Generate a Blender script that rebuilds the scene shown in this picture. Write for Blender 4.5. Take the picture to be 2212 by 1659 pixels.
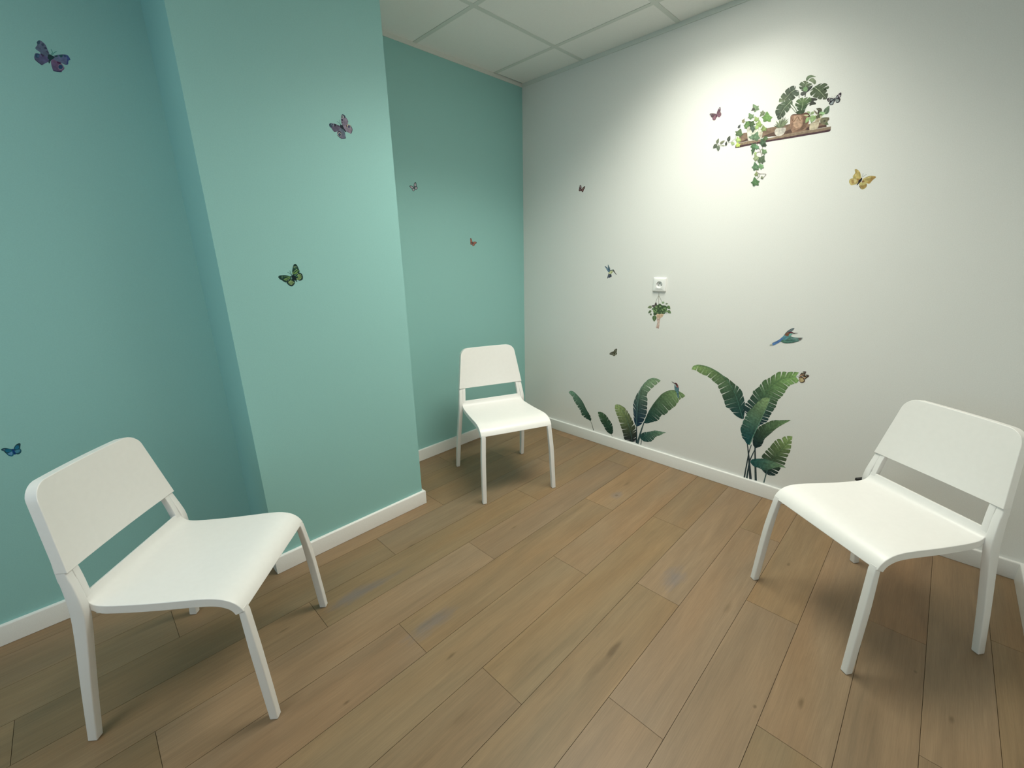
import bpy, bmesh, math, random
from mathutils import Vector, Matrix
from mathutils.geometry import tessellate_polygon

for o in list(bpy.data.objects):
    bpy.data.objects.remove(o, do_unlink=True)
SC = bpy.context.scene
COL = SC.collection

# ------------------------------------------------------------------ room measurements (metres)
H = 2.4375                      # ceiling grid plane
XP1, XP2, YP = -1.3385, -2.0846, -0.4604      # pillar right edge, left edge, front plane
YL = -0.126                     # left teal wall plane
YF = -2.7525                    # wall on the camera's side
XE = -4.3                       # far left end of the room
BH, BT = 0.078, 0.0145          # baseboard height and thickness
GX, GY = -0.2612, -0.4972       # first ceiling grid lines

# ------------------------------------------------------------------ camera
cam = bpy.data.cameras.new('camera')
cam.sensor_width = 36.0
cam.sensor_fit = 'HORIZONTAL'
cam.lens = 928.72 / 2212 * 36
cam.clip_start = 0.02
co = bpy.data.objects.new('camera', cam)
COL.objects.link(co)
yaw, pitch, roll = 0.7897, -0.2863, -0.0187
F = Vector((math.sin(yaw) * math.cos(pitch), math.cos(yaw) * math.cos(pitch), math.sin(pitch)))
Rt = F.cross(Vector((0, 0, 1))).normalized()
Up = Rt.cross(F)
R2 = Rt * math.cos(roll) + Up * math.sin(roll)
U2 = -Rt * math.sin(roll) + Up * math.cos(roll)
M = Matrix((R2, U2, -F)).transposed().to_4x4()
M.translation = Vector((-2.4831, -2.3115, 1.3052))
co.matrix_world = M
SC.camera = co

# ------------------------------------------------------------------ world, exposure
wd = bpy.data.worlds.new('world')
SC.world = wd
wd.use_nodes = True
wd.node_tree.nodes['Background'].inputs[0].default_value = (0.42, 0.72, 1.0, 1)
wd.node_tree.nodes['Background'].inputs[1].default_value = 2.0
SC.view_settings.view_transform = 'Standard'
SC.view_settings.look = 'None'
SC.view_settings.gamma = 1.0
SC.view_settings.use_curve_mapping = False
SC.view_settings.exposure = 0.0
LAMP_COLOR = (1.0, 0.985, 0.86)
LAMP_POWER = 3.0              # emission of the ceiling panel's diffuser

# ------------------------------------------------------------------ materials
def mat(name, color=(0.8, 0.8, 0.8), rough=0.5, spec=0.5, metal=0.0):
    m = bpy.data.materials.new(name)
    m.use_nodes = True
    b = m.node_tree.nodes['Principled BSDF']
    b.inputs['Base Color'].default_value = (*color, 1)
    b.inputs['Roughness'].default_value = rough
    b.inputs['Specular IOR Level'].default_value = spec
    b.inputs['Metallic'].default_value = metal
    return m, m.node_tree, b

def noise_bump(nt, b, scale, strength, dist=0.001, detail=3):
    tc = nt.nodes.new('ShaderNodeTexCoord')
    n = nt.nodes.new('ShaderNodeTexNoise')
    n.inputs['Scale'].default_value = scale
    n.inputs['Detail'].default_value = detail
    bp = nt.nodes.new('ShaderNodeBump')
    bp.inputs['Strength'].default_value = strength
    bp.inputs['Distance'].default_value = dist
    nt.links.new(tc.outputs['Object'], n.inputs['Vector'])
    nt.links.new(n.outputs['Fac'], bp.inputs['Height'])
    nt.links.new(bp.outputs['Normal'], b.inputs['Normal'])
    return tc, n

def tint_noise(nt, b, color, scale, amt):
    """slight mottling of a plain colour"""
    tc = nt.nodes.new('ShaderNodeTexCoord')
    n = nt.nodes.new('ShaderNodeTexNoise')
    n.inputs['Scale'].default_value = scale
    n.inputs['Detail'].default_value = 4
    mr = nt.nodes.new('ShaderNodeMapRange')
    mr.inputs['From Min'].default_value = 0.3
    mr.inputs['From Max'].default_value = 0.7
    mr.inputs['To Min'].default_value = 1 - amt
    mr.inputs['To Max'].default_value = 1 + amt
    mx = nt.nodes.new('ShaderNodeVectorMath')
    mx.operation = 'SCALE'
    mx.inputs[0].default_value = color
    nt.links.new(tc.outputs['Object'], n.inputs['Vector'])
    nt.links.new(n.outputs['Fac'], mr.inputs['Value'])
    nt.links.new(mr.outputs['Result'], mx.inputs['Scale'])
    nt.links.new(mx.outputs['Vector'], b.inputs['Base Color'])

def paint(name, color, rough=0.55, spec=0.35, bump=0.25):
    m, nt, b = mat(name, color, rough, spec)
    noise_bump(nt, b, 260, bump, 0.0006, 4)
    tint_noise(nt, b, color, 300, 0.025)
    return m

TEAL = (0.305, 0.575, 0.555)
WHITE = (0.80, 0.80, 0.78)
M_TEAL = paint('teal wall paint', TEAL, 0.5, 0.3)
M_WHITE = paint('white wall paint', WHITE, 0.5, 0.3)
M_BASE = paint('white gloss baseboard paint', (0.84, 0.83, 0.81), 0.28, 0.5, 0.05)
M_TILE = paint('ceiling tile', (0.9, 0.9, 0.88), 0.9, 0.1, 0.6)
M_BAR = paint('ceiling grid metal', (0.70, 0.73, 0.69), 0.45, 0.3, 0.02)
M_VOID = mat('dark void', (0.01, 0.012, 0.01), 0.9, 0.0)[0]
M_GAP = mat('dark plank gap', (0.07, 0.048, 0.028), 0.8, 0.1)[0]
m, nt, b = mat('white chair plastic', (0.87, 0.85, 0.83), 0.36, 0.45)
noise_bump(nt, b, 900, 0.12, 0.0004, 2)
tint_noise(nt, b, (0.87, 0.85, 0.83), 60, 0.01)
M_CHAIR = m
m, nt, b = mat('white powder coated steel', (0.84, 0.825, 0.81), 0.42, 0.45)
noise_bump(nt, b, 1200, 0.15, 0.0003, 2)
M_LEG = m
M_GLIDE = paint('pale grey plastic glide', (0.55, 0.54, 0.5), 0.5, 0.4, 0.05)
M_RUBBER = paint('black rubber', (0.012, 0.012, 0.012), 0.5, 0.4, 0.05)
M_SOCK = paint('white socket plastic', (0.88, 0.88, 0.87), 0.3, 0.5, 0.02)
M_HOLE = mat('black socket hole', (0.01, 0.01, 0.01), 0.6, 0.2)[0]
M_PIN = mat('socket earth pin metal', (0.45, 0.42, 0.36), 0.35, 0.5, 1.0)[0]
M_CREASE = mat('grey socket groove', (0.25, 0.25, 0.24), 0.6, 0.2)[0]
m, nt, b = mat('lamp diffuser', (0.9, 0.9, 0.88), 0.5, 0.3)
b.inputs['Emission Color'].default_value = (*LAMP_COLOR, 1)
b.inputs['Emission Strength'].default_value = LAMP_POWER
M_LAMP = m
M_FRAME = paint('white window frame', (0.8, 0.8, 0.78), 0.4, 0.4, 0.02)

# printed vinyl: per-vertex ink colours with a watery mottling
m, nt, b = mat('printed vinyl sticker', (0.5, 0.5, 0.5), 0.5, 0.25)
at = nt.nodes.new('ShaderNodeAttribute'); at.attribute_name = 'ink'
tc = nt.nodes.new('ShaderNodeTexCoord')
n1 = nt.nodes.new('ShaderNodeTexNoise'); n1.inputs['Scale'].default_value = 90; n1.inputs['Detail'].default_value = 5
mr = nt.nodes.new('ShaderNodeMapRange')
mr.inputs['From Min'].default_value = 0.3; mr.inputs['From Max'].default_value = 0.7
mr.inputs['To Min'].default_value = 0.72; mr.inputs['To Max'].default_value = 1.28
vm = nt.nodes.new('ShaderNodeVectorMath'); vm.operation = 'SCALE'
nt.links.new(tc.outputs['Object'], n1.inputs['Vector'])
nt.links.new(n1.outputs['Fac'], mr.inputs['Value'])
nt.links.new(at.outputs['Color'], vm.inputs[0])
nt.links.new(mr.outputs['Result'], vm.inputs['Scale'])
nt.links.new(vm.outputs['Vector'], b.inputs['Base Color'])
M_INK = m

# oak floor: plank tone from the mesh, grain stretched along x, grey and brown knots where they are
def floor_material(knots):
    m, nt, b = mat('oak plank floor', (0.3, 0.2, 0.1), 0.42, 0.35)
    N = nt.nodes; L = nt.links
    def nn(t, **k):
        x = N.new(t)
        for a, v in k.items(): setattr(x, a, v)
        return x
    at = nn('ShaderNodeAttribute'); at.attribute_name = 'tone'
    sh = nn('ShaderNodeAttribute'); sh.attribute_name = 'shift'
    tc = nn('ShaderNodeTexCoord')
    addv = nn('ShaderNodeVectorMath', operation='ADD')
    L.new(tc.outputs['Object'], addv.inputs[0]); L.new(sh.outputs['Vector'], addv.inputs[1])
    def noise(sx, sy, scale, detail, rough=0.6, dist=0.0):
        mp = nn('ShaderNodeMapping'); mp.inputs['Scale'].default_value = (sx, sy, 1)
        n = nn('ShaderNodeTexNoise'); n.inputs['Scale'].default_value = scale
        n.inputs['Detail'].default_value = detail; n.inputs['Roughness'].default_value = rough
        n.inputs['Distortion'].default_value = dist
        L.new(addv.outputs[0], mp.inputs['Vector']); L.new(mp.outputs[0], n.inputs['Vector'])
        return n.outputs['Fac']
    def rng(src, a, b_, lo, hi):
        r = nn('ShaderNodeMapRange')
        for k, v in (('From Min', a), ('From Max', b_), ('To Min', lo), ('To Max', hi)): r.inputs[k].default_value = v
        L.new(src, r.inputs['Value']); return r.outputs['Result']
    def mth(op, a, b_=None):
        x = nn('ShaderNodeMath', operation=op)
        for i, v in enumerate((a, b_)):
            if v is None: continue
            if isinstance(v, (int, float)): x.inputs[i].default_value = v
            else: L.new(v, x.inputs[i])
        return x.outputs[0]
    fine = rng(noise(3, 90, 1.0, 6, 0.7), 0.3, 0.7, 0.90, 1.08)
    mid = rng(noise(2.2, 17, 1.0, 4, 0.6, 0.6), 0.3, 0.72, 0.86, 1.1)
    broad = rng(noise(1.1, 5.0, 1.0, 2, 0.5, 0.4), 0.35, 0.65, 0.0, 1.0)
    pores = rng(noise(12, 330, 1.0, 3, 0.7), 0.35, 0.6, 0.93, 1.03)
    k = mth('MULTIPLY', mth('MULTIPLY', fine, mid), pores)
    # two related hues inside each plank
    warm = nn('ShaderNodeVectorMath', operation='MULTIPLY')
    L.new(at.outputs['Color'], warm.inputs[0]); warm.inputs[1].default_value = (1.05, 0.985, 0.93)
    cool = nn('ShaderNodeVectorMath', operation='MULTIPLY')
    L.new(at.outputs['Color'], cool.inputs[0]); cool.inputs[1].default_value = (0.97, 1.0, 1.04)
    mx = nn('ShaderNodeMix', data_type='RGBA')
    L.new(broad, mx.inputs['Factor']); L.new(warm.outputs[0], mx.inputs[6]); L.new(cool.outputs[0], mx.inputs[7])
    col = mx.outputs[2]
    warp = noise(9, 30, 1.0, 3, 0.6, 0.3)
    sep = nn('ShaderNodeSeparateXYZ'); L.new(tc.outputs['Object'], sep.inputs[0])
    for (kx, ky, rx, ry, kc, amt) in knots:
        dx = mth('DIVIDE', mth('SUBTRACT', sep.outputs[0], kx), rx)
        dy = mth('DIVIDE', mth('SUBTRACT', sep.outputs[1], ky), ry)
        dd = mth('SQRT', mth('ADD', mth('MULTIPLY', dx, dx), mth('MULTIPLY', dy, dy)))
        dd = mth('ADD', dd, mth('MULTIPLY', mth('SUBTRACT', warp, 0.5), 1.6))
        f = rng(dd, 0.25, 1.0, amt, 0.0)
        mk = nn('ShaderNodeMix', data_type='RGBA')
        L.new(f, mk.inputs['Factor']); L.new(col, mk.inputs[6]); mk.inputs[7].default_value = (*kc, 1)
        col = mk.outputs[2]
    fin = nn('ShaderNodeVectorMath', operation='SCALE')
    L.new(col, fin.inputs[0]); L.new(k, fin.inputs['Scale'])
    L.new(fin.outputs[0], b.inputs['Base Color'])
    bp = nn('ShaderNodeBump'); bp.inputs['Strength'].default_value = 0.25; bp.inputs['Distance'].default_value = 0.0005
    L.new(k, bp.inputs['Height']); L.new(bp.outputs['Normal'], b.inputs['Normal'])
    return m

# ------------------------------------------------------------------ helpers
def link_mesh(name, verts, faces, material, parent=None, loc=None, smooth_angle=None):
    me = bpy.data.meshes.new(name)
    me.from_pydata([tuple(v) for v in verts], [], faces)
    mats = material if isinstance(material, (list, tuple)) else [material]
    for mm in mats: me.materials.append(mm)
    o = bpy.data.objects.new(name, me)
    COL.objects.link(o)
    if parent: o.parent = parent
    if loc: o.location = loc
    if smooth_angle is not None:
        sharpen(me, smooth_angle)
    return o

def sharpen(me, deg):
    bm = bmesh.new(); bm.from_mesh(me)
    bmesh.ops.recalc_face_normals(bm, faces=bm.faces)
    for f in bm.faces: f.smooth = True
    for e in bm.edges:
        if len(e.link_faces) == 2 and e.calc_face_angle(0) > math.radians(deg): e.smooth = False
    bm.to_mesh(me); bm.free()

def box_vf(a, c):
    x0, y0, z0 = a; x1, y1, z1 = c
    v = [(x0, y0, z0), (x1, y0, z0), (x1, y1, z0), (x0, y1, z0), (x0, y0, z1), (x1, y0, z1), (x1, y1, z1), (x0, y1, z1)]
    f = [(0, 3, 2, 1), (4, 5, 6, 7), (0, 1, 5, 4), (1, 2, 6, 5), (2, 3, 7, 6), (3, 0, 4, 7)]
    return v, f

def boxes(name, lst, material, parent=None, bevel=0.0):
    V, Fc = [], []
    for a, c in lst:
        v, f = box_vf(a, c); n = len(V)
        V += v; Fc += [tuple(i + n for i in q) for q in f]
    o = link_mesh(name, V, Fc, material, parent)
    if bevel:
        md = o.modifiers.new('bevel', 'BEVEL'); md.width = bevel; md.segments = 3; md.limit_method = 'ANGLE'
    return o

def structure(o):
    o['kind'] = 'structure'
    return o

def empty(name, loc, rz=0.0):
    e = bpy.data.objects.new(name, None)
    COL.objects.link(e)
    e.location = loc; e.rotation_euler = (0, 0, rz)
    e.empty_display_size = 0.05
    return e

def tag(o, label, cat, group=None):
    o['label'] = label; o['category'] = cat
    if group: o['group'] = group
    return o

def catmull(P, n):
    """n+1 points along a Catmull-Rom curve through P"""
    P = [Vector(p) for p in P]
    seg = [(P[i + 1] - P[i]).length for i in range(len(P) - 1)]
    tot = sum(seg); out = []
    for k in range(n + 1):
        d = tot * k / n; i = 0
        while i < len(seg) - 1 and d > seg[i]: d -= seg[i]; i += 1
        t = min(1.0, d / seg[i]) if seg[i] else 0
        p0 = P[i - 1] if i > 0 else P[i] * 2 - P[i + 1]
        p1, p2 = P[i], P[i + 1]
        p3 = P[i + 2] if i + 2 < len(P) else P[i + 1] * 2 - P[i]
        out.append(0.5 * ((2 * p1) + (p2 - p0) * t + (2 * p0 - 5 * p1 + 4 * p2 - p3) * t * t + (3 * p1 - p0 - 3 * p2 + p3) * t ** 3))
    return out

# ------------------------------------------------------------------ the room shell
W_ = 0.12
structure(boxes('wall_right', [((0, YF - W_, 0), (W_, W_, H + 0.15))], M_WHITE))
structure(boxes('wall_back', [((XP1 - 0.05, 0, 0), (0, W_, H + 0.15))], M_TEAL))
structure(boxes('wall_pillar', [((XP2, YP, 0), (XP1, W_, H + 0.15))], M_TEAL))
structure(boxes('wall_left', [((XE, YL, 0), (XP2, W_, H + 0.15))], M_TEAL))
structure(boxes('wall_front', [((XE - W_, YF - W_, 0), (0, YF, H + 0.15))], M_WHITE))
WY0, WY1, WZ0, WZ1 = -2.1, -0.7, 0.95, 2.1
structure(boxes('wall_end', [((XE - W_, YF, 0), (XE, WY0, H + 0.15)), ((XE - W_, WY1, 0), (XE, W_, H + 0.15)),
                            ((XE - W_, WY0, 0), (XE, WY1, WZ0)), ((XE - W_, WY0, WZ1), (XE, WY1, H + 0.15))], M_WHITE))
fw = 0.05
wn = structure(boxes('window_1', [((XE - .08, WY0, WZ0), (XE - .03, WY1, WZ0 + fw)), ((XE - .08, WY0, WZ1 - fw), (XE - .03, WY1, WZ1)),
                        ((XE - .08, WY0, WZ0 + fw), (XE - .03, WY0 + fw, WZ1 - fw)), ((XE - .08, WY1 - fw, WZ0 + fw), (XE - .03, WY1, WZ1 - fw)),
                        ((XE - .08, -1.425, WZ0 + fw), (XE - .03, -1.375, WZ1 - fw))], M_FRAME))
po = bpy.data.lights.new('window_portal', 'AREA')
po.shape = 'RECTANGLE'; po.size = WZ1 - WZ0; po.size_y = WY1 - WY0
po.cycles.is_portal = True
pp = bpy.data.objects.new('window_portal', po); COL.objects.link(pp)
pp.location = (XE - W_ - 0.01, (WY0 + WY1) / 2, (WZ0 + WZ1) / 2)
pp.rotation_euler = (0, math.radians(-90), 0)

# baseboards: mitred runs with a rounded top edge, a hair above the floor
def baseboard(name, a, c, n, m0=0, m1=0, ext=0.0):
    """from a to c along the wall foot; n = direction into the room; m0, m1 = how far the front edge runs on at each end"""
    a = Vector((*a, 0)); c = Vector((*c, 0)); n = Vector((*n, 0)); t = (c - a).normalized()
    prof = [(0, 0.0015), (BT, 0.0015), (BT, BH - 0.004), (BT - 0.0012, BH - 0.0012), (BT - 0.004, BH), (0, BH)]
    V = []
    for base, mm, sg in ((a, m0, -1), (c, m1, 1)):
        for (d_, z) in prof:
            V.append(base + n * d_ + t * (sg * mm * d_) + Vector((0, 0, z)))
    k = len(prof)
    Fc = [tuple(range(k))[::-1], tuple(range(k, 2 * k))]
    for i in range(k):
        j = (i + 1) % k
        Fc.append((i, j, k + j, k + i))
    o = link_mesh(name, V, Fc, M_BASE, smooth_angle=50)
    return structure(o)
baseboard('baseboard_right', (0, YF), (0, 0), (-1, 0), -1, -1)
baseboard('baseboard_back', (XP1, 0), (0, 0), (0, -1), -1, -1)
baseboard('baseboard_pillar_side', (XP1, YP), (XP1, 0), (1, 0), 1, -1)
baseboard('baseboard_pillar', (XP2, YP), (XP1, YP), (0, -1), 1, 1)
baseboard('baseboard_pillar_left', (XP2, YP), (XP2, YL), (-1, 0), 0.9, -1)
baseboard('baseboard_left', (XE, YL), (XP2, YL), (0, -1), -1, -1)
baseboard('baseboard_front', (XE, YF), (0, YF), (0, 1), -1, -1)
baseboard('baseboard_end', (XE, YF), (XE, YL), (1, 0), -1, -1)

# floor: every plank is its own slab of one mesh, rows run along x
ROWS = [0.15, -0.03, -0.205, -0.383, -0.561, -0.736, -0.912, -1.091, -1.270, -1.451, -1.630, -1.808, -1.985, -2.160, -2.335, -2.497, -2.655, -2.83]
JOINT = [-0.20, -0.93, -0.62, -1.273, -0.489, -0.879, -0.198, -0.688, -1.186, -0.592, -1.080, -0.390, -0.872, -1.355, -0.668, -1.140, -0.490]
PLEN = 1.188
TONES = [(0.268,0.180,0.099),(0.280,0.184,0.104),(0.266,0.183,0.108),(0.258,0.176,0.096),(0.274,0.188,0.106)]
PICK = {}
rf = random.Random(11)
V, Fc, tone, shift, mi = [], [], [], [], []
for r in range(len(ROWS) - 1):
    y1, y0 = ROWS[r], ROWS[r + 1]
    x = JOINT[r] + 2 * PLEN; k = 0
    while x > XE - 0.3:
        xa, xb = x - PLEN, x
        g = 0.00065
        v, f = box_vf((max(xa + g, XE - .1), y0 + g, -0.012), (min(xb - g, 0.1), y1 - g, 0.0))
        n = len(V); V += v; Fc += [tuple(i + n for i in q) for q in f]
        ti = PICK.get((r, k), rf.randrange(len(TONES)))
        kf = rf.uniform(0.93, 1.07); tc_ = [c * kf * rf.uniform(0.985, 1.015) for c in TONES[ti]]
        sx, sy = rf.uniform(-50, 50), rf.uniform(-50, 50)
        tone += [tc_] * 8; shift += [(sx, sy, 0)] * 8; mi += [0] * 6
        x -= PLEN; k += 1
v, f = box_vf((XE - .1, YF - .1, -0.03), (0.1, 0.1, -0.0025))
n = len(V); V += v; Fc += [tuple(i + n for i in q) for q in f]
tone += [(0.1, 0.07, 0.04)] * 8; shift += [(0, 0, 0)] * 8; mi += [1] * 6
KNOTS = [(-1.922,-0.835,0.14,0.035,(0.20,0.165,0.15),0.75),(-1.855,-0.847,0.22,0.02,(0.20,0.165,0.15),0.4),(-1.788,-1.181,0.13,0.04,(0.20,0.165,0.15),0.7),(-0.947,-1.723,0.1,0.05,(0.20,0.165,0.15),0.75),(-0.542,-1.205,0.06,0.03,(0.20,0.165,0.15),0.6),(-0.542,-1.205,0.012,0.01,(0.12,0.075,0.035),0.6),(-0.388,-1.182,0.04,0.012,(0.12,0.075,0.035),0.4),(-1.154,-0.989,0.03,0.006,(0.12,0.075,0.035),0.6),(-1.824,-1.341,0.03,0.008,(0.12,0.075,0.035),0.6),(-1.426,-1.728,0.05,0.012,(0.12,0.075,0.035),0.7),(-1.488,-1.726,0.16,0.018,(0.12,0.075,0.035),0.35),(-0.531,-2.052,0.018,0.008,(0.12,0.075,0.035),0.6),(-1.193,-2.236,0.028,0.009,(0.12,0.075,0.035),0.6),(-1.301,-2.140,0.008,0.006,(0.12,0.075,0.035),0.7),(-0.952,-2.559,0.02,0.008,(0.12,0.075,0.035),0.6),(-0.826,-2.476,0.009,0.006,(0.12,0.075,0.035),0.6),(-2.185,-0.806,0.03,0.006,(0.12,0.075,0.035),0.5),(-0.961,-1.946,0.05,0.012,(0.12,0.075,0.035),0.3),(-1.588,-0.732,0.03,0.006,(0.12,0.075,0.035),0.5),(-1.936,-1.525,0.06,0.012,(0.12,0.075,0.035),0.3),(-2.147,-1.236,0.014,0.006,(0.12,0.075,0.035),0.6)]
fl = link_mesh('floor', V, Fc, [floor_material(KNOTS), M_GAP])
a1 = fl.data.attributes.new('tone', 'FLOAT_COLOR', 'POINT')
a2 = fl.data.attributes.new('shift', 'FLOAT_VECTOR', 'POINT')
for i in range(len(V)):
    a1.data[i].color = (*tone[i], 1); a2.data[i].vector = shift[i]
for p, q in zip(fl.data.polygons, mi): p.material_index = q
structure(fl)

# ceiling: lay-in tiles with T-bars and an edge angle
bars_x = [GX - 0.6 * k for k in range(-1, 8)]
bars_y = [GY - 0.6 * k for k in range(-1, 5)]
LX = (bars_x[2], bars_x[1])     # first cell of the lamp
tiles = []
for i in range(len(bars_x) - 1):
    for j in range(len(bars_y) - 1):
        x1, x0 = min(bars_x[i] - 0.002, -0.001), max(bars_x[i + 1] + 0.002, XE + 0.001)
        y1, y0 = min(bars_y[j] - 0.002, -0.001), max(bars_y[j + 1] + 0.002, YF + 0.001)
        if x1 <= x0 or y1 <= y0: continue
        if (i in (1, 2) and j == 2) or (i in (5, 6) and j == 2): continue
        if i == 0 and j == 0: y1 = -0.011            # the corner tile is cut short, a dark slit shows
        tiles.append(((x0, y0, H + 0.0015), (x1, y1, H + 0.016)))
ceil = structure(boxes('ceiling', tiles, M_TILE))
lid = boxes('ceiling_void', [((XE, YF, H + 0.14), (0, 0, H + 0.15))], M_VOID, ceil)
for i, x in enumerate(bars_x):
    for ya, yb in {2: ((YF, bars_y[3]), (bars_y[2], 0)), 6: ((YF, bars_y[3]), (bars_y[2], 0))}.get(i, ((YF, 0),)):
        if XE < x < 0: boxes('grid_bar', [((x - 0.012, ya, H - 0.0005), (x + 0.012, yb, H + 0.0012))], M_BAR, ceil)
for i, y in enumerate(bars_y):
    if YF < y < 0:
        for k in range(len(bars_x) - 1):
            xa, xb = max(bars_x[k + 1] + 0.012, XE), min(bars_x[k] - 0.012, 0)
            if xb > xa and True: boxes('grid_bar', [((xa, y - 0.012, H - 0.0005), (xb, y + 0.012, H + 0.0012))], M_BAR, ceil)
tt, td = 0.021, 0.0045
for a, c in (((-td, YF, H - tt), (0, 0, H + 0.003)), ((XP1, -td, H - tt), (-td, 0, H + 0.003)), ((XP1, YP - td, H - tt), (XP1 + td, 0, H + 0.003)),
             ((XP2 - td, YP - td, H - tt), (XP1 + td, YP, H + 0.003)), ((XP2 - td, YP, H - tt), (XP2, YL, H + 0.003)),
             ((XE, YL - td, H - tt), (XP2 - td, YL, H + 0.003)), ((XE, YF, H - tt), (0, YF + td, H + 0.003))):
    boxes('edge_trim', [(a, c)], M_BAR, ceil)

# light panels, 120 x 60 cm, flush in the grid, all above or behind the picture; the left one is added as fill
LAMPS = [(LX, 2, 19.8, 'long flat light panel set flush in the ceiling near the white wall'),
         ((bars_x[6], bars_x[5]), 2, 7.6, 'unseen fill light panel added in the ceiling at the left end of the room')]
for (cx_, jj, watt, lab) in LAMPS:
    lx, ly = cx_[1] - 0.6, (bars_y[jj] + bars_y[jj + 1]) / 2
    lamp = tag(empty('ceiling_lamp', (lx, ly, H)), lab, 'ceiling light', 'ceiling light panels')
    s, q = 0.586, 0.286
    boxes('lamp_frame', [((-s, -q, -.001), (s, -q + .012, .02)), ((-s, q - .012, -.001), (s, q, .02)), ((-s, -q + .012, -.001), (-s + .012, q - .012, .02)), ((s - .012, -q + .012, -.001), (s, q - .012, .02))], M_BAR, lamp)
    boxes('diffuser', [((-s + .012, -q + .012, 0.001), (s - .012, q - .012, .012))], M_LAMP, lamp)
    la = bpy.data.lights.new('lamp_light', 'AREA')
    la.shape = 'RECTANGLE'; la.size = 1.14; la.size_y = 0.54; la.energy = watt; la.color = LAMP_COLOR
    la.spread = math.radians(132 if watt == 19.8 else 160)
    lo = bpy.data.objects.new('lamp_light', la); COL.objects.link(lo); lo.parent = lamp; lo.location = (0, 0, -0.004)

# ------------------------------------------------------------------ chairs
def rounded_rect(wx, wy, r=0.004, seg=3):
    out = []
    for sx, sy, a0 in ((1, 1, 0), (-1, 1, 90), (-1, -1, 180), (1, -1, 270)):
        for k in range(seg + 1):
            a = math.radians(a0 + 90 * k / seg)
            out.append((sx * (wx / 2 - r) + r * math.cos(a), sy * (wy / 2 - r) + r * math.sin(a)))
    return out

def post(name, nodes, material, parent, side=1, r=0.0032, sub=5):
    """a leg swept through (x, y, z, wx, wy) nodes"""
    P = catmull([n[:3] for n in nodes], sub * (len(nodes) - 1))
    Wd = catmull([(n[3], n[4], 0) for n in nodes], sub * (len(nodes) - 1))
    # widths follow the same fraction of z
    V, Fc = [], []
    zs = [n[2] for n in nodes]
    for p in P:
        z = p.z; i = 0
        while i < len(zs) - 2 and z > zs[i + 1]: i += 1
        t = max(0, min(1, (z - zs[i]) / (zs[i + 1] - zs[i])))
        wx = nodes[i][3] * (1 - t) + nodes[i + 1][3] * t
        wy = nodes[i][4] * (1 - t) + nodes[i + 1][4] * t
        for (a, c) in rounded_rect(wx, wy, r):
            V.append((p.x + a, side * (p.y + c), p.z))
    k = 16; n = len(P)
    for i in range(n - 1):
        for j in range(k):
            j2 = (j + 1) % k
            Fc.append((i * k + j, i * k + j2, (i + 1) * k + j2, (i + 1) * k + j))
    Fc.append(tuple(range(k))[::-1]); Fc.append(tuple(range((n - 1) * k, n * k)))
    return link_mesh(name, V, Fc, material, parent, smooth_angle=60)

def seat_mesh(parent):
    prof = [(-.178, .464), (-.1755, .452), (-.171, .441), (-.163, .4335), (-.150, .4288), (-.125, .4263), (-.07, .4260), (-.01, .4275), (.05, .4305), (.105, .4335),
            (.150, .4335), (.182, .4275), (.205, .4155), (.219, .4010), (.227, .3850)]
    P = catmull([(x, 0, z) for x, z in prof], 46)
    n = len(P); us = [-1, -.985, -.95, -.85, -.65, -.4, -.15, .15, .4, .65, .85, .95, .985, 1]
    V, Fc = [], []
    def nrm(i):
        a = P[max(i - 1, 0)]; c = P[min(i + 1, n - 1)]; t = (c - a).normalized()
        return Vector((-t.z, 0, t.x)) if t.x >= 0 or True else None
    for layer in (0, 1):
        for i in range(n):
            t = i / (n - 1)
            hw = 0.1955 + (0.2105 - 0.1955) * min(1, t * 1.15)
            N_ = nrm(i); th = 0.008 + 0.018 * min(1, t / 0.12)
            if N_.z < 0 and i < n * .6: N_ = -N_
            for u in us:
                dip = 0.006 * (1 - u * u) * math.sin(math.pi * min(1, max(0, (t - .08) / .8))) if .08 < t < .88 else 0
                e = 0.0012 * max(0, (abs(u) - .95) / .05) ** 2
                p = P[i] - N_ * (e + (th if layer else 0)) - Vector((0, 0, dip))
                V.append((p.x, u * hw, p.z))
    m_ = len(us)
    idx = lambda l, i, j: l * n * m_ + i * m_ + j
    for i in range(n - 1):
        for j in range(m_ - 1):
            Fc.append((idx(0, i, j), idx(0, i + 1, j), idx(0, i + 1, j + 1), idx(0, i, j + 1)))
            Fc.append((idx(1, i, j), idx(1, i, j + 1), idx(1, i + 1, j + 1), idx(1, i + 1, j)))
        for j in (0, m_ - 1):
            Fc.append((idx(0, i, j), idx(1, i, j), idx(1, i + 1, j), idx(0, i + 1, j)))
    for i in (0, n - 1):
        for j in range(m_ - 1):
            Fc.append((idx(0, i, j), idx(0, i, j + 1), idx(1, i, j + 1), idx(1, i, j)))
    o = link_mesh('seat', V, Fc, M_CHAIR, parent, smooth_angle=50)
    md = o.modifiers.new('bevel', 'BEVEL'); md.width = 0.0018; md.segments = 3; md.limit_method = 'ANGLE'; md.angle_limit = math.radians(50); md.harden_normals = True
    return o

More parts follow.
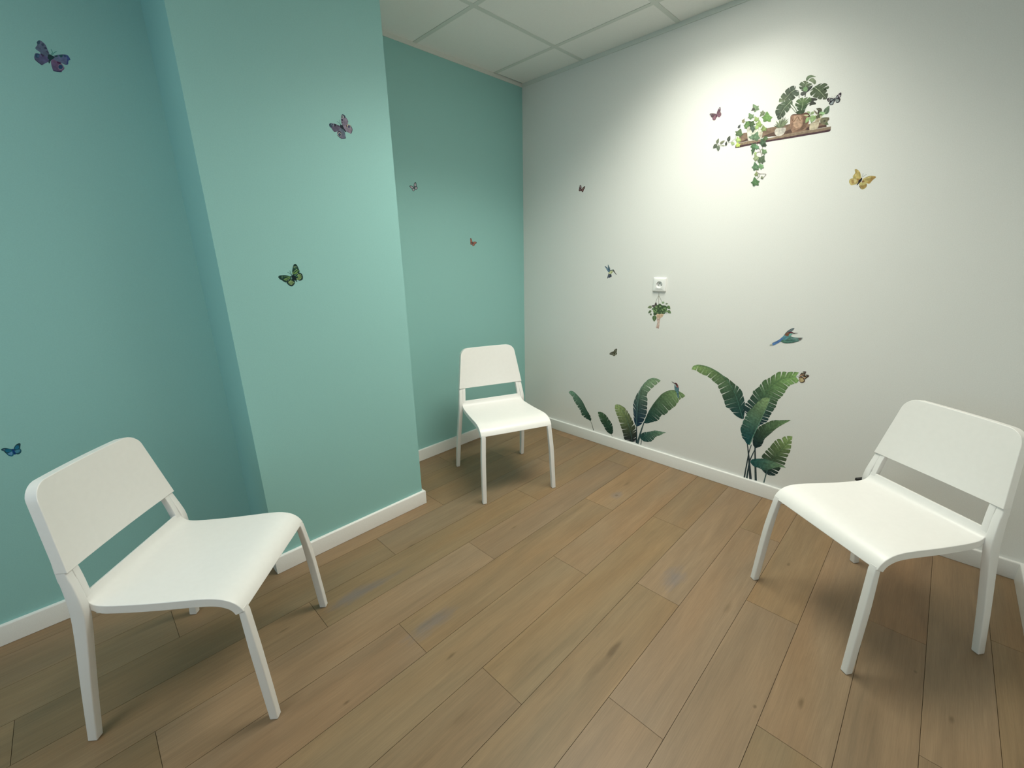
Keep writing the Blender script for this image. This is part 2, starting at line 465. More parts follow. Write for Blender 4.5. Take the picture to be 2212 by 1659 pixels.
def backrest_mesh(parent):
    z0, z1 = 0.541, 0.778
    r = 0.042; hgt = z1 - z0
    us = [-1, -.985, -.96, -.93, -.89, -.84, -.78, -.7, -.55, -.35, -.12, .12, .35, .55, .7, .78, .84, .89, .93, .96, .985, 1]
    rows = 16; V, Fc = [], []
    for layer in (0, 1):
        for u in us:
            s_ = (1 - abs(u)) * 0.17
            drop = (r - math.sqrt(max(0, r * r - (r - s_) ** 2))) / hgt if s_ < r else 0
            for k in range(rows + 1):
                v = (k / rows) * (1 - drop)
                z = z0 + hgt * v + 0.003 * (1 - v) * (1 - u * u) * -1
                hw = 0.2065 + (0.171 - 0.2065) * v
                x = -0.187 - 0.046 * v - 0.011 * (1 - u * u) + 0.002
                if layer:
                    x -= 0.030; z -= 0.004 * v; 
                V.append((x, u * hw, z))
    n = len(us); m_ = rows + 1
    idx = lambda l, i, j: l * n * m_ + i * m_ + j
    for i in range(n - 1):
        for j in range(m_ - 1):
            Fc.append((idx(0, i, j), idx(0, i + 1, j), idx(0, i + 1, j + 1), idx(0, i, j + 1)))
            Fc.append((idx(1, i, j), idx(1, i, j + 1), idx(1, i + 1, j + 1), idx(1, i + 1, j)))
        for j in (0, m_ - 1):
            Fc.append((idx(0, i, j), idx(0, i + 1, j), idx(1, i + 1, j), idx(1, i, j)))
    for i in (0, n - 1):
        for j in range(m_ - 1):
            Fc.append((idx(0, i, j), idx(0, i, j + 1), idx(1, i, j + 1), idx(1, i, j)))
    o = link_mesh('backrest', V, Fc, M_CHAIR, parent, smooth_angle=48)
    md = o.modifiers.new('bevel', 'BEVEL'); md.width = 0.0028; md.segments = 4; md.limit_method = 'ANGLE'; md.angle_limit = math.radians(48); md.harden_normals = True
    return o

def make_chair():
    t = empty('stacking_chair', (0, 0, 0))
    seat_mesh(t)
    backrest_mesh(t)
    for sd in (1, -1):
        fr = post('leg', [(.247, .214, .003, .0245, .022), (.241, .211, .10, .025, .023), (.231, .206, .25, .0245, .0245), (.2185, .1965, .384, .0195, .0245), (.2165, .1962, .392, .016, .022)], M_LEG, t, sd)
        rr = post('leg', [(-.247, .228, .003, .026, .022), (-.222, .221, .17, .029, .023), (-.197, .211, .34, .034, .023), (-.189, .2065, .41, .037, .023), (-.189, .2045, .455, .035, .022),
                          (-.198, .1985, .505, .031, .021), (-.208, .1935, .55, .026, .020), (-.238, .162, .735, .018, .016)], M_LEG, t, sd)
        boxes('foot_glide', [((.237, sd * .2045 if sd > 0 else -.2235, 0), (.257, .2235 if sd > 0 else -.2045, .0035))], M_GLIDE, fr)
        boxes('foot_glide', [((-.2575, sd * .219 if sd > 0 else -.237, 0), (-.2365, .237 if sd > 0 else -.219, .0035))], M_GLIDE, rr)
        br = post('back_bracket', [(-.1835, .1850, .432, .022, .0180), (-.1945, .1795, .505, .022, .0185), (-.2075, .1745, .56, .020, .0185)], M_LEG, t, sd, 0.002)
        # screw head on the bracket's inner side
        V, Fc = [], []
        for l in (0, 1):
            for k in range(12):
                a = k / 12 * 2 * math.pi
                V.append((-.1985 + .0035 * math.cos(a), sd * (.1745 - .0025 * l), .497 + .0035 * math.sin(a)))
        for k in range(12): Fc.append((k, (k + 1) % 12, 12 + (k + 1) % 12, 12 + k))
        Fc.append(tuple(range(12, 24))); Fc.append(tuple(range(12))[::-1])
        link_mesh('screw', V, Fc, M_RUBBER, br)
        boxes('frame_rail', [((-.175, sd * .170 if sd > 0 else -.184, .390), (.205, .184 if sd > 0 else -.170, .4045))], M_LEG, t, 0.002)
    boxes('frame_rail', [((.165, -.17, .392), (.180, .17, .4045))], M_LEG, t, 0.002)
    boxes('frame_rail', [((-.172, -.17, .392), (-.157, .17, .4045))], M_LEG, t, 0.002)
    return t

def copy_tree(o, parent=None):
    c = o.copy(); COL.objects.link(c)
    c.parent = parent
    for ch in [x for x in bpy.data.objects if x.parent == o]:
        copy_tree(ch, c)
    return c

chair = make_chair()
spots = [(-.8131, -.5716, -113.14, 'white moulded stacking chair standing in the corner where teal and white walls meet'),
         (-2.3604, -.7967, -40.94, 'large white stacking chair at the left in front of the left teal wall'),
         (-.6509, -2.2905, 143.62, 'large white stacking chair at the right beside the white wall')]
for i, (x, y, a, lab) in enumerate(spots):
    c = chair if i == 0 else copy_tree(chair)
    c.location = (x, y, 0); c.rotation_euler = (0, 0, math.radians(a))
    tag(c, lab, 'chair', 'white stacking chairs')
    if i == 2:
        V, Fc = [], []
        boxes('stacking_pad', [((-.188, -.2275, .410), (-.150, -.2150, .421))], M_RUBBER, c, 0.003)

# ------------------------------------------------------------------ wall socket
sk = tag(empty('wall_socket', (0, -1.1035, 1.134)), 'white square wall socket with two round holes on the white wall', 'power outlet')
def plate(name, hw, hh, x0, x1, r, inset, material, parent, cy=0, cz=0, hole=0.0):
    """rounded square plate standing off the wall, its front face inset"""
    V, Fc = [], []
    def ring(hw_, hh_, r_, x):
        out = []
        for sy, sz, a0 in ((1, 1, 0), (-1, 1, 90), (-1, -1, 180), (1, -1, 270)):
            for k in range(7):
                a = math.radians(a0 + 90 * k / 6)
                out.append((x, cy + sy * (hw_ - r_) + r_ * math.cos(a), cz + sz * (hh_ - r_) + r_ * math.sin(a)))
        return out
    rings = [ring(hw, hh, r, x0), ring(hw, hh, r, x0 + (x1 - x0) * .45), ring(hw - inset * .45, hh - inset * .45, r, x0 + (x1 - x0) * .85), ring(hw - inset, hh - inset, max(.001, r - inset * .3), x1)]
    if hole:
        hr = []
        for k in range(28):
            a = math.radians(360 * k / 28 + 0)
            hr.append((x1, cy + hole * math.cos(a), cz + hole * math.sin(a)))
        rings.append(hr)
    for q in rings: V += q
    k = 28
    for i in range(len(rings) - 1):
        for j in range(k):
            j2 = (j + 1) % k
            Fc.append((i * k + j, i * k + j2, (i + 1) * k + j2, (i + 1) * k + j))
    if not hole: Fc.append(tuple(range((len(rings) - 1) * k, len(rings) * k)))
    return link_mesh(name, V, Fc, material, parent, smooth_angle=50)
plate('cover_plate', .041, .041, 0, -.0105, .005, .005, M_SOCK, sk, hole=.0195)
# recessed well
V, Fc = [], []
for x, rr in ((-.0105, .0195), (-.0085, .0185), (.0, .0178)):
    for k in range(28):
        a = 2 * math.pi * k / 28
        V.append((x, rr * math.cos(a), rr * math.sin(a)))
for i in range(2):
    for j in range(28):
        j2 = (j + 1) % 28
        Fc.append((i * 28 + j, i * 28 + j2, (i + 1) * 28 + j2, (i + 1) * 28 + j))
Fc.append(tuple(range(56, 84)))
link_mesh('socket_well', [(v[0] - (0.0012 if i >= 56 else 0), v[1], v[2]) for i, v in enumerate(V)], Fc, M_SOCK, sk, smooth_angle=50)
def cyl(name, cy, cz, r, x0, x1, material, parent):
    V = [(x, cy + r * math.cos(2 * math.pi * k / 14), cz + r * math.sin(2 * math.pi * k / 14)) for x in (x0, x1) for k in range(14)]
    Fc = [(k, (k + 1) % 14, 14 + (k + 1) % 14, 14 + k) for k in range(14)] + [tuple(range(14, 28)), tuple(range(14))[::-1]]
    return link_mesh(name, V, Fc, material, parent, smooth_angle=50)
cyl('pin_hole', .0095, -.002, .0031, -.0012, -.0018, M_HOLE, sk)
cyl('pin_hole', -.0095, -.002, .0031, -.0012, -.0018, M_HOLE, sk)
cyl('earth_pin', 0, .0085, .0024, -.0012, -.0105, M_PIN, sk)
boxes('label_groove', [((-.0111, -.0215, -.0258), (-.0103, .0205, -.0238))], M_CREASE, sk)

# ------------------------------------------------------------------ wall stickers
# every sticker lies on its wall: coordinates are tenths of a millimetre from the sticker's centre
# along the wall and upwards. p = filled shape, s = stroke, l = split leaf blade (midrib and two edges).
STICKERS = [
 dict(name='butterfly_sticker', wall='L', at=(-2.3515, 1.9501), label='large dark purple butterfly wall sticker high on the left teal wall', group='butterfly stickers', parts=[
  ('hindwing', None, [
   ["p",[0.09,0.103,0.195],[0.13,0.109,0.255],[-85,-45,-133,32,-175,60,-264,17,-311,19,-369,9,-408,-60,-429,-124,-426,-172,-369,-236,-330,-275,-295,-296,-246,-254,-187,-209,-118,-152]],
   ["p",[0.023,0.085,0.152],0,[-291,-39,-310,-79,-341,-110,-374,-118,-394,-101,-396,-66,-377,-26,-346,5,-313,13,-293,-4]],
   ["p",[0.064,0.122,0.244],0,[-299,-46,-309,-68,-327,-85,-344,-89,-356,-80,-356,-61,-346,-39,-329,-22,-311,-17,-300,-26]],
   ["s",[0.046,0.05,0.096],21,21,[-426,-172,-369,-236,-295,-296]],
   ["p",[0.055,0.039,0.085],0,[-260,38,-181,69,-196,-34,-232,-53]],
  ]),
  ('hindwing', None, [
   ["p",[0.109,0.096,0.204],[0.214,0.109,0.214],[-23,-58,44,-51,100,-97,143,-126,189,-145,217,-209,218,-259,186,-308,155,-336,123,-384,69,-382,7,-402,-67,-400,-74,-321,-77,-262,-64,-148]],
   ["p",[0.283,0.214,0.3],0,[212,-220,186,-275,143,-316,98,-327,69,-304,67,-256,92,-201,135,-160,180,-149,209,-172]],
   ["p",[0.019,0.069,0.16],0,[190,-224,171,-265,138,-296,104,-305,82,-287,80,-251,99,-209,132,-178,166,-170,188,-187]],
   ["s",[0.039,0.05,0.116],26,26,[-66,-394,17,-392,121,-377]],
   ["p",[0.085,0.026,0.085],0,[73,-104,131,-69,187,-115,136,-158,79,-152]],
  ]),
  ('forewing', None, [
   ["p",[0.109,0.152,0.234],[0.13,0.152,0.244],[-52,34,-52,103,-65,188,-72,264,-96,336,-148,390,-185,401,-220,389,-273,326,-254,307,-277,257,-297,223,-344,152,-323,109,-282,81,-230,26,-157,-4,-113,-22]],
   ["p",[0.059,0.09,0.152],0,[-117,306,-128,281,-148,262,-168,257,-180,267,-181,288,-170,313,-151,332,-131,338,-118,328]],
   ["p",[0.032,0.046,0.09],0,[-150,204,-100,247,-75,234,-72,196,-113,190]],
   ["p",[0.064,0.074,0.13],0,[-126,132,-73,156,-55,92,-89,83]],
   ["p",[0.042,0.09,0.145],0,[-273,326,-220,389,-177,401,-205,316,-256,263,-271,269]],
  ]),
  ('forewing', None, [
   ["p",[0.145,0.169,0.266],[0.096,0.13,0.3],[0,7,59,55,116,87,179,112,252,138,322,153,373,155,406,113,412,64,429,32,378,4,352,-53,340,-107,281,-147,209,-130,163,-111,100,-97,0,-62]],
   ["p",[0.016,0.079,0.096],0,[169,101,268,137,243,60,196,38]],
   ["p",[0.042,0.079,0.177],0,[276,134,338,151,343,96,296,74]],
   ["p",[0.05,0.085,0.255],0,[355,150,377,154,409,108,422,31,373,3,333,-119,292,-134,337,-6]],
   ["p",[0.016,0.074,0.085],0,[58,47,132,87,130,41,76,17]],
  ]),
  ('body', None, [
   ["p",[0.009,0.042,0.05],0,[-81,46,-46,60,-13,58,28,25,56,2,-17,-67,-72,-131,-104,-198,-123,-213,-122,-153,-97,-97,-122,-64]],
  ]),
  ('antenna', None, [
   ["s",[0.069,0.255,0.244],16,16,[-8,65,32,135,19,220]],
   ["s",[0.069,0.277,0.255],16,16,[21,68,69,135,138,188]],
  ]),
 ]),
 dict(name='butterfly_sticker', wall='P', at=(-1.5658, 1.8221), label='mauve butterfly wall sticker with blue eyespots high on the teal pillar', group='butterfly stickers', parts=[
  ('forewing', None, [
   ["p",[0.098,0.087,0.146],[0.115,0.103,0.167],[-13,-1,-70,26,-137,37,-203,55,-253,61,-321,60,-381,55,-424,46,-459,23,-480,-12,-479,-52,-459,-85,-436,-103,-397,-126,-370,-173,-342,-213,-315,-234,-286,-239,-233,-224,-187,-206,-110,-144,-14,-68]],
   ["p",[0.021,0.056,0.093],0,[-480,-12,-459,23,-424,46,-355,58,-369,4,-370,-77,-444,-101,-473,-66]],
   ["p",[0.174,0.214,0.293],0,[-386,45,-279,56,-283,-33,-352,-45,-390,-15]],
   ["p",[0.046,0.053,0.098],0,[-366,37,-307,37,-323,-18,-366,-18]],
   ["p",[0.013,0.013,0.03],0,[-272,50,-204,47,-194,12,-242,-44,-280,-40]],
   ["p",[0.039,0.036,0.065],0,[-156,26,-70,26,-56,-1,-145,-24]],
  ]),
  ('hindwing', None, [
   ["p",[0.174,0.153,0.231],[0.093,0.146,0.206],[-14,-68,-70,-100,-109,-137,-169,-199,-192,-240,-197,-278,-190,-322,-173,-357,-126,-386,-77,-409,-62,-429,-49,-463,-21,-445,51,-433,116,-409,161,-387,147,-305,147,-237,134,-171,121,-106,56,-72]],
   ["p",[0.436,0.436,0.375],0,[-22,-280,-42,-322,-85,-353,-133,-360,-168,-342,-178,-305,-157,-263,-115,-232,-67,-224,-32,-242]],
   ["p",[0.015,0.039,0.087],0,[-38,-291,-53,-323,-85,-346,-121,-352,-148,-338,-155,-310,-140,-279,-108,-256,-72,-250,-45,-263]],
   ["p",[0.03,0.073,0.174],0,[-66,-290,-74,-307,-90,-319,-109,-322,-122,-315,-126,-300,-118,-284,-102,-272,-83,-269,-70,-276]],
   ["p",[0.039,0.015,0.036],0,[-155,-185,-96,-168,-38,-188,-10,-232,-37,-241,-75,-206,-127,-203]],
   ["s",[0.028,0.06,0.093],23,23,[-188,-336,-126,-390,-60,-418,53,-423,159,-385]],
  ]),
  ('hindwing', None, [
   ["p",[0.231,0.198,0.278],[0.278,0.231,0.288],[83,0,140,40,197,73,256,121,303,140,347,140,390,129,422,97,444,63,461,20,480,-23,456,-57,450,-104,413,-179,393,-196,306,-173,255,-159,205,-137,158,-92,118,-61]],
   ["p",[0.559,0.545,0.411],0,[416,88,395,47,348,15,295,6,255,23,244,58,265,100,311,131,365,140,405,124]],
   ["p",[0.127,0.109,0.182],0,[402,72,386,37,353,12,316,5,289,21,282,51,297,86,330,111,367,118,394,103]],
   ["p",[0.042,0.053,0.121],0,[386,68,375,42,353,23,328,19,310,31,306,54,317,80,339,98,363,103,382,91]],
   ["p",[0.087,0.017,0.039],0,[217,91,254,105,257,61,278,19,227,33]],
   ["s",[0.03,0.028,0.069],22,22,[415,110,451,49,474,-24,445,-105,398,-189]],
  ]),
  ('forewing', None, [
   ["p",[0.198,0.174,0.249],[0.231,0.198,0.278],[57,71,42,120,35,179,34,238,44,284,55,345,67,407,98,442,136,464,186,451,227,429,236,401,253,359,284,328,310,295,332,262,337,233,319,192,300,151,255,113,197,73,103,27]],
   ["p",[0.033,0.065,0.103],0,[67,407,98,442,136,464,186,451,231,426,232,370,184,339,162,402,121,417]],
   ["p",[0.502,0.502,0.475],0,[169,374,155,344,125,322,91,316,65,328,59,353,73,383,103,405,137,411,162,399]],
   ["p",[0.056,0.078,0.109],0,[133,363,123,343,103,328,80,324,63,332,58,350,68,370,88,385,111,389,128,381]],
   ["p",[0.019,0.019,0.049],0,[46,277,96,297,131,263,104,224,47,225]],
   ["p",[0.069,0.056,0.083],0,[41,180,107,184,84,143,46,121]],
   ["s",[0.042,0.069,0.103],13,13,[238,379,299,308,335,232]],
  ]),
  ('body', None, [
   ["p",[0.006,0.013,0.028],0,[-20,76,30,62,67,76,92,40,107,-10,147,-71,205,-152,178,-175,138,-144,96,-95,29,-76,-27,-41,-39,2]],
  ]),
  ('antenna', None, [
   ["s",[0.049,0.139,0.127],11,11,[-16,73,-58,118,-110,145,-146,163]],
   ["s",[0.039,0.127,0.127],11,11,[-7,74,-23,153,-40,239]],
  ]),
 ]),
 dict(name='butterfly_sticker', wall='P', at=(-1.8471, 1.2533), label='black and green butterfly wall sticker halfway up the teal pillar', group='butterfly stickers', parts=[
  ('forewing', None, [
   ["p",[0.007,0.039,0.033],0,[36,-54,1,-38,-56,-28,-125,-3,-231,13,-338,12,-389,8,-422,-2,-448,-26,-461,-55,-450,-85,-430,-116,-399,-147,-360,-169,-315,-203,-284,-234,-244,-255,-206,-264,-144,-219,-79,-177,-5,-128]],
   ["p",[0.056,0.135,0.081],0,[-344,-23,-288,-11,-291,-70,-324,-121,-354,-89]],
   ["s",[0.141,0.265,0.085],26,52,[-31,-59,-152,-110,-272,-160]],
   ["s",[0.141,0.265,0.085],17,34,[1,-90,-106,-142,-213,-193]],
   ["s",[0.081,0.197,0.067],10,19,[-58,-43,-160,-46,-262,-49]],
   ["s",[0.059,0.106,0.063],11,22,[-43,-133,-101,-176,-158,-218]],
  ]),
  ('hindwing', None, [
   ["p",[0.006,0.03,0.03],0,[40,-122,-29,-141,-77,-162,-127,-204,-168,-232,-188,-261,-180,-307,-137,-362,-99,-402,-58,-421,-15,-428,24,-416,76,-366,108,-330,122,-285,127,-209,95,-147]],
   ["s",[0.27,0.401,0.161],16,33,[-35,-203,-79,-238,-123,-272]],
   ["s",[0.27,0.401,0.161],16,33,[-32,-215,-70,-266,-108,-318]],
   ["s",[0.27,0.401,0.161],16,33,[-22,-225,-46,-291,-70,-358]],
   ["s",[0.27,0.401,0.161],16,33,[-8,-228,-11,-300,-14,-372]],
   ["s",[0.27,0.401,0.161],16,33,[6,-222,24,-285,42,-349]],
   ["s",[0.27,0.401,0.161],16,33,[17,-210,52,-254,87,-298]],
   ["s",[0.168,0.345,0.154],22,45,[12,-158,-11,-191,-35,-224]],
   ["s",[0.128,0.213,0.141],13,27,[-91,-161,-109,-183,-127,-204]],
  ]),
  ('forewing', None, [
   ["p",[0.007,0.042,0.033],0,[82,4,76,72,82,124,97,191,116,250,136,309,159,360,188,404,236,427,268,421,296,387,319,341,338,266,352,213,365,174,362,122,345,92,292,64,202,14,123,-13]],
   ["p",[0.154,0.247,0.141],0,[143,309,201,344,280,327,296,289,247,306,212,277,169,286]],
   ["s",[0.205,0.378,0.161],19,37,[138,129,212,179,287,230]],
   ["s",[0.141,0.294,0.085],22,45,[126,55,229,115,331,176]],
   ["s",[0.154,0.284,0.059],15,30,[145,32,211,71,276,110]],
   ["s",[0.247,0.401,0.135],19,37,[92,26,103,71,114,115]],
   ["s",[0.036,0.141,0.085],15,30,[132,234,193,244,253,253]],
  ]),
  ('hindwing', None, [
   ["p",[0.006,0.03,0.03],0,[132,-51,175,-15,217,14,316,78,362,84,398,71,432,43,453,4,461,-65,457,-118,443,-163,418,-200,386,-214,316,-224,273,-209,230,-191,181,-174,141,-142]],
   ["s",[0.265,0.401,0.141],17,33,[235,-41,284,-5,332,32]],
   ["s",[0.265,0.401,0.141],17,33,[258,-48,324,-17,390,15]],
   ["s",[0.265,0.401,0.141],17,33,[268,-70,342,-55,416,-40]],
   ["s",[0.265,0.401,0.141],17,33,[268,-91,341,-92,415,-93]],
   ["s",[0.265,0.401,0.141],17,33,[254,-115,317,-134,380,-153]],
   ["s",[0.265,0.401,0.141],17,33,[231,-129,276,-159,321,-188]],
   ["s",[0.265,0.401,0.141],17,33,[204,-128,229,-156,254,-185]],
   ["s",[0.095,0.345,0.154],15,30,[192,-53,242,-44,292,-35]],
   ["s",[0.238,0.401,0.197],17,33,[234,28,259,46,284,64]],
  ]),
  ('body', None, [
   ["p",[0.002,0.014,0.017],0,[38,9,80,-3,133,-2,178,-45,183,-106,188,-174,222,-267,203,-272,146,-203,92,-170,47,-122,27,-61]],
  ]),
  ('antenna', None, [
   ["s",[0.03,0.106,0.1],12,12,[46,13,-24,79,-97,119]],
   ["s",[0.03,0.111,0.106],12,12,[53,13,19,96,-1,179]],
  ]),
 ]),
 dict(name='butterfly_sticker', wall='R', at=(-0.9354, 1.7106), label='small pale pink butterfly wall sticker with dark edges on the teal recess wall', group='butterfly stickers', parts=[
  ('forewing', None, [
   ["p",[0.053,0.093,0.099],0,[28,-35,-32,15,-111,28,-206,37,-279,8,-246,-47,-172,-109,-97,-160,-22,-110]],
   ["p",[0.489,0.429,0.504],0,[-31,-37,-68,-6,-117,2,-176,7,-221,-11,-201,-45,-155,-83,-108,-115,-62,-84]],
  ]),
  ('forewing', None, [
   ["p",[0.053,0.093,0.099],0,[31,-35,21,66,49,157,108,234,175,250,213,211,221,123,241,56,142,-25]],
   ["p",[0.489,0.429,0.504],0,[70,22,64,85,81,141,118,189,159,199,183,174,188,120,200,78,139,29]],
  ]),
  ('hindwing', None, [
   ["p",[0.053,0.093,0.099],0,[35,-60,-59,-99,-102,-148,-92,-211,-41,-250,25,-234,68,-184,68,-120]],
   ["p",[0.489,0.429,0.504],0,[17,-99,-41,-123,-68,-154,-62,-193,-30,-217,11,-207,38,-176,37,-137]],
  ]),
  ('hindwing', None, [
   ["p",[0.053,0.093,0.099],0,[43,-41,145,6,239,35,278,-33,252,-104,188,-153,104,-150,56,-109]],
   ["p",[0.489,0.429,0.504],0,[89,-52,152,-22,210,-4,234,-47,218,-91,179,-121,126,-119,97,-94]],
  ]),
  ('body', None, [
   ["p",[0.041,0.057,0.066],0,[13,-16,46,-13,78,-86,56,-114,21,-66]],
  ]),
 ]),
 dict(name='butterfly_sticker', wall='R', at=(-0.4936, 1.4081), label='tiny rust brown butterfly wall sticker on the teal wall above the corner chair', group='butterfly stickers', parts=[
  ('forewing', None, [
   ["p",[0.132,0.061,0.057],0,[-81,-12,-116,109,-168,213,-231,263,-284,211,-275,77,-278,-44,-177,-88]],
   ["p",[0.415,0.17,0.118],0,[-122,23,-145,103,-179,172,-221,205,-256,171,-250,82,-252,2,-186,-27]],
  ]),
  ('hindwing', None, [
   ["p",[0.132,0.061,0.057],0,[-100,-42,-275,-50,-287,-119,-224,-182,-148,-163]],
   ["p",[0.415,0.17,0.118],0,[-136,-66,-252,-71,-260,-116,-218,-158,-168,-146]],
  ]),
  ('forewing', None, [
   ["p",[0.132,0.061,0.057],0,[-65,-18,17,32,123,42,227,28,288,-32,199,-106,70,-147,-32,-102]],
   ["p",[0.415,0.17,0.118],0,[-8,-24,46,8,116,15,185,6,225,-34,166,-83,81,-110,14,-80]],
  ]),
  ('hindwing', None, [
   ["p",[0.132,0.061,0.057],0,[-76,-57,52,-101,104,-147,75,-217,-29,-263,-119,-239]],
   ["p",[0.415,0.17,0.118],0,[-50,-95,34,-125,69,-155,50,-201,-19,-231,-79,-216]],
  ]),
  ('body', None, [
   ["p",[0.118,0.045,0.041],0,[-96,18,-55,13,-88,-133,-133,-188]],
  ]),
 ]),
 dict(name='butterfly_sticker', wall='W', at=(0.5206, 1.7249), label='tiny dark red butterfly wall sticker left of the hummingbird sticker', group='butterfly stickers', parts=[
  ('forewing', None, [
   ["p",[0.078,0.041,0.041],0,[-56,-26,-31,35,-40,83,-54,143,-73,197,-103,221,-141,229,-172,220,-186,187,-192,135,-214,91,-224,40,-219,10,-133,-17]],
   ["p",[0.034,0.051,0.037],0,[-179,209,-141,228,-95,211,-75,186,-125,189]],
   ["p",[0.551,0.521,0.464],0,[-94,153,-100,139,-116,131,-137,134,-155,145,-162,161,-156,175,-139,183,-118,180,-101,169]],
   ["p",[0.314,0.173,0.214],0,[-161,114,-91,106,-81,29,-127,29,-151,61]],
  ]),
  ('hindwing', None, [
   ["p",[0.088,0.041,0.041],0,[-60,-19,-134,6,-220,13,-245,-34,-254,-80,-239,-117,-203,-141,-152,-144,-91,-144,-37,-142]],
   ["p",[0.303,0.173,0.189],0,[-188,-17,-102,-21,-93,-86,-146,-109,-185,-87]],
  ]),
  ('forewing', None, [
   ["p",[0.068,0.037,0.031],0,[-10,-13,35,22,79,58,139,92,192,109,237,106,253,78,240,28,211,-21,175,-63,146,-95,68,-57]],
   ["p",[0.028,0.041,0.023],0,[192,91,241,97,247,50,222,13,209,49]],
   ["p",[0.7,0.536,0.436],0,[197,50,192,39,180,34,163,35,150,44,145,56,149,67,162,73,178,71,191,62]],
   ["p",[0.423,0.261,0.242],0,[21,-23,66,-4,134,17,143,-13,90,-36]],
  ]),
  ('hindwing', None, [
   ["p",[0.093,0.044,0.044],0,[-21,-30,52,-32,129,-58,142,-112,133,-163,96,-205,43,-229,4,-213,-13,-170,-34,-121]],
   ["p",[0.337,0.157,0.15],0,[-16,-59,68,-69,100,-107,71,-150,25,-145]],
  ]),
  ('body', None, [
   ["p",[0.064,0.026,0.026],0,[-61,4,-18,-18,-16,-83,-29,-128,-56,-136,-74,-76]],
  ]),
 ]),
 dict(name='butterfly_sticker', wall='W', at=(1.3284, 1.9786), label='burgundy butterfly wall sticker just left of the plant shelf sticker', group='butterfly stickers', parts=[
  ('forewing', None, [
   ["p",[0.093,0.063,0.077],[0.152,0.085,0.111],[14,-2,-16,29,-56,45,-124,66,-192,80,-247,85,-287,68,-286,31,-265,-3,-227,-51,-195,-90,-164,-119,-114,-130,-51,-98,9,-51]],
   ["p",[0.042,0.037,0.039],0,[-287,68,-247,83,-191,78,-222,57,-255,54,-261,11,-283,30]],
   ["s",[0.531,0.458,0.525],25,25,[-205,49,-229,19,-225,-17]],
   ["p",[0.081,0.047,0.056],0,[-200,53,-165,35,-181,-21,-205,-46,-215,-9]],
  ]),
  ('hindwing', None, [
   ["p",[0.188,0.093,0.141],[0.221,0.111,0.141],[23,-29,-24,-54,-63,-90,-126,-117,-136,-150,-128,-186,-105,-231,-78,-257,-37,-272,0,-267,31,-249,48,-207,70,-162,72,-128]],
   ["s",[0.12,0.063,0.093],13,13,[-125,-172,-97,-233,-44,-263,19,-241]],
   ["s",[0.306,0.175,0.214],13,27,[-19,-94,-24,-151,-28,-207]],
   ["s",[0.12,0.053,0.085],9,18,[-62,-100,-53,-157,-44,-214]],
  ]),
  ('forewing', None, [
   ["p",[0.158,0.085,0.12],[0.12,0.073,0.093],[51,10,59,57,73,104,90,144,102,176,125,215,148,250,178,270,202,271,220,234,233,187,240,137,236,89,229,31,188,-9,108,-17]],
   ["p",[0.039,0.034,0.032],0,[139,232,163,261,196,272,213,240,191,226,162,220]],
   ["p",[0.525,0.469,0.548],0,[199,197,196,186,183,181,166,185,151,195,144,209,148,220,161,225,178,221,193,210]],
   ["p",[0.106,0.05,0.081],0,[120,162,184,168,185,109,139,95]],
  ]),
  ('hindwing', None, [
   ["p",[0.188,0.097,0.152],[0.265,0.141,0.158],[48,-9,80,-6,133,-3,184,26,230,46,260,15,283,-34,288,-84,271,-125,248,-159,207,-180,163,-167,116,-132,82,-76]],
   ["s",[0.102,0.056,0.081],14,14,[243,28,278,-38,275,-116,212,-174]],
  ]),
  ('body', None, [
   ["p",[0.097,0.047,0.077],0,[-14,9,12,21,40,12,67,-38,96,-98,103,-139,90,-166,63,-121,26,-59]],
  ]),
 ]),
 dict(name='butterfly_sticker', wall='W', at=(1.8239, 1.9305), label='black and grey butterfly wall sticker touching the right end of the plant shelf sticker', group='butterfly stickers', parts=[
  ('forewing', None, [
   ["p",[0.037,0.025,0.034],0,[4,25,-26,51,-60,68,-102,80,-140,95,-176,99,-220,93,-253,79,-246,54,-225,16,-206,-22,-175,-50,-149,-44,-139,-23,-98,-56,-61,-64,-21,-40,14,-10]],
   ["p",[0.535,0.511,0.511],0,[-139,88,-116,83,-149,41,-151,-34,-175,-19,-171,36]],
   ["p",[0.243,0.282,0.299],0,[-13,24,-69,42,-107,27,-120,-3,-92,-38,-57,-37,-26,-6]],
  ]),
  ('hindwing', None, [
   ["p",[0.027,0.023,0.034],0,[21,-26,-21,-40,-63,-54,-122,-45,-135,-81,-139,-118,-125,-154,-96,-184,-58,-200,-21,-206,12,-189,27,-159,35,-114,52,-80]],
   ["p",[0.266,0.299,0.317],0,[7,-46,-26,-62,-61,-97,-97,-151,-75,-174,-21,-182,9,-146,24,-102]],
  ]),
  ('forewing', None, [
   ["p",[0.03,0.021,0.032],0,[55,13,66,53,78,87,95,121,121,145,144,165,172,184,199,201,225,206,244,188,249,145,253,98,248,62,234,40,214,30,200,8,141,-7]],
   ["p",[0.511,0.455,0.5],0,[108,143,142,149,185,130,241,91,228,76,208,39,179,59,158,106]],
   ["p",[0.308,0.325,0.353],0,[76,18,92,51,108,90,148,85,161,50,137,22]],
  ]),
  ('hindwing', None, [
   ["p",[0.025,0.023,0.034],0,[58,-6,105,2,164,16,198,22,229,-13,247,-54,243,-100,224,-142,188,-162,144,-164,108,-130,82,-78]],
   ["p",[0.282,0.317,0.317],0,[71,-5,125,-17,191,-46,215,-75,202,-114,170,-135,130,-126,96,-81]],
  ]),
  ('body', None, [
   ["p",[0.037,0.05,0.057],0,[22,54,52,28,62,-17,56,-53,56,-90,38,-49,8,-14,6,29]],
  ]),
  ('antenna', None, [
   ["s",[0.477,0.511,0.444],7,7,[4,53,-49,107,-95,146]],
   ["s",[0.402,0.423,0.372],6,6,[24,53,29,94,45,156]],
  ]),
 ]),
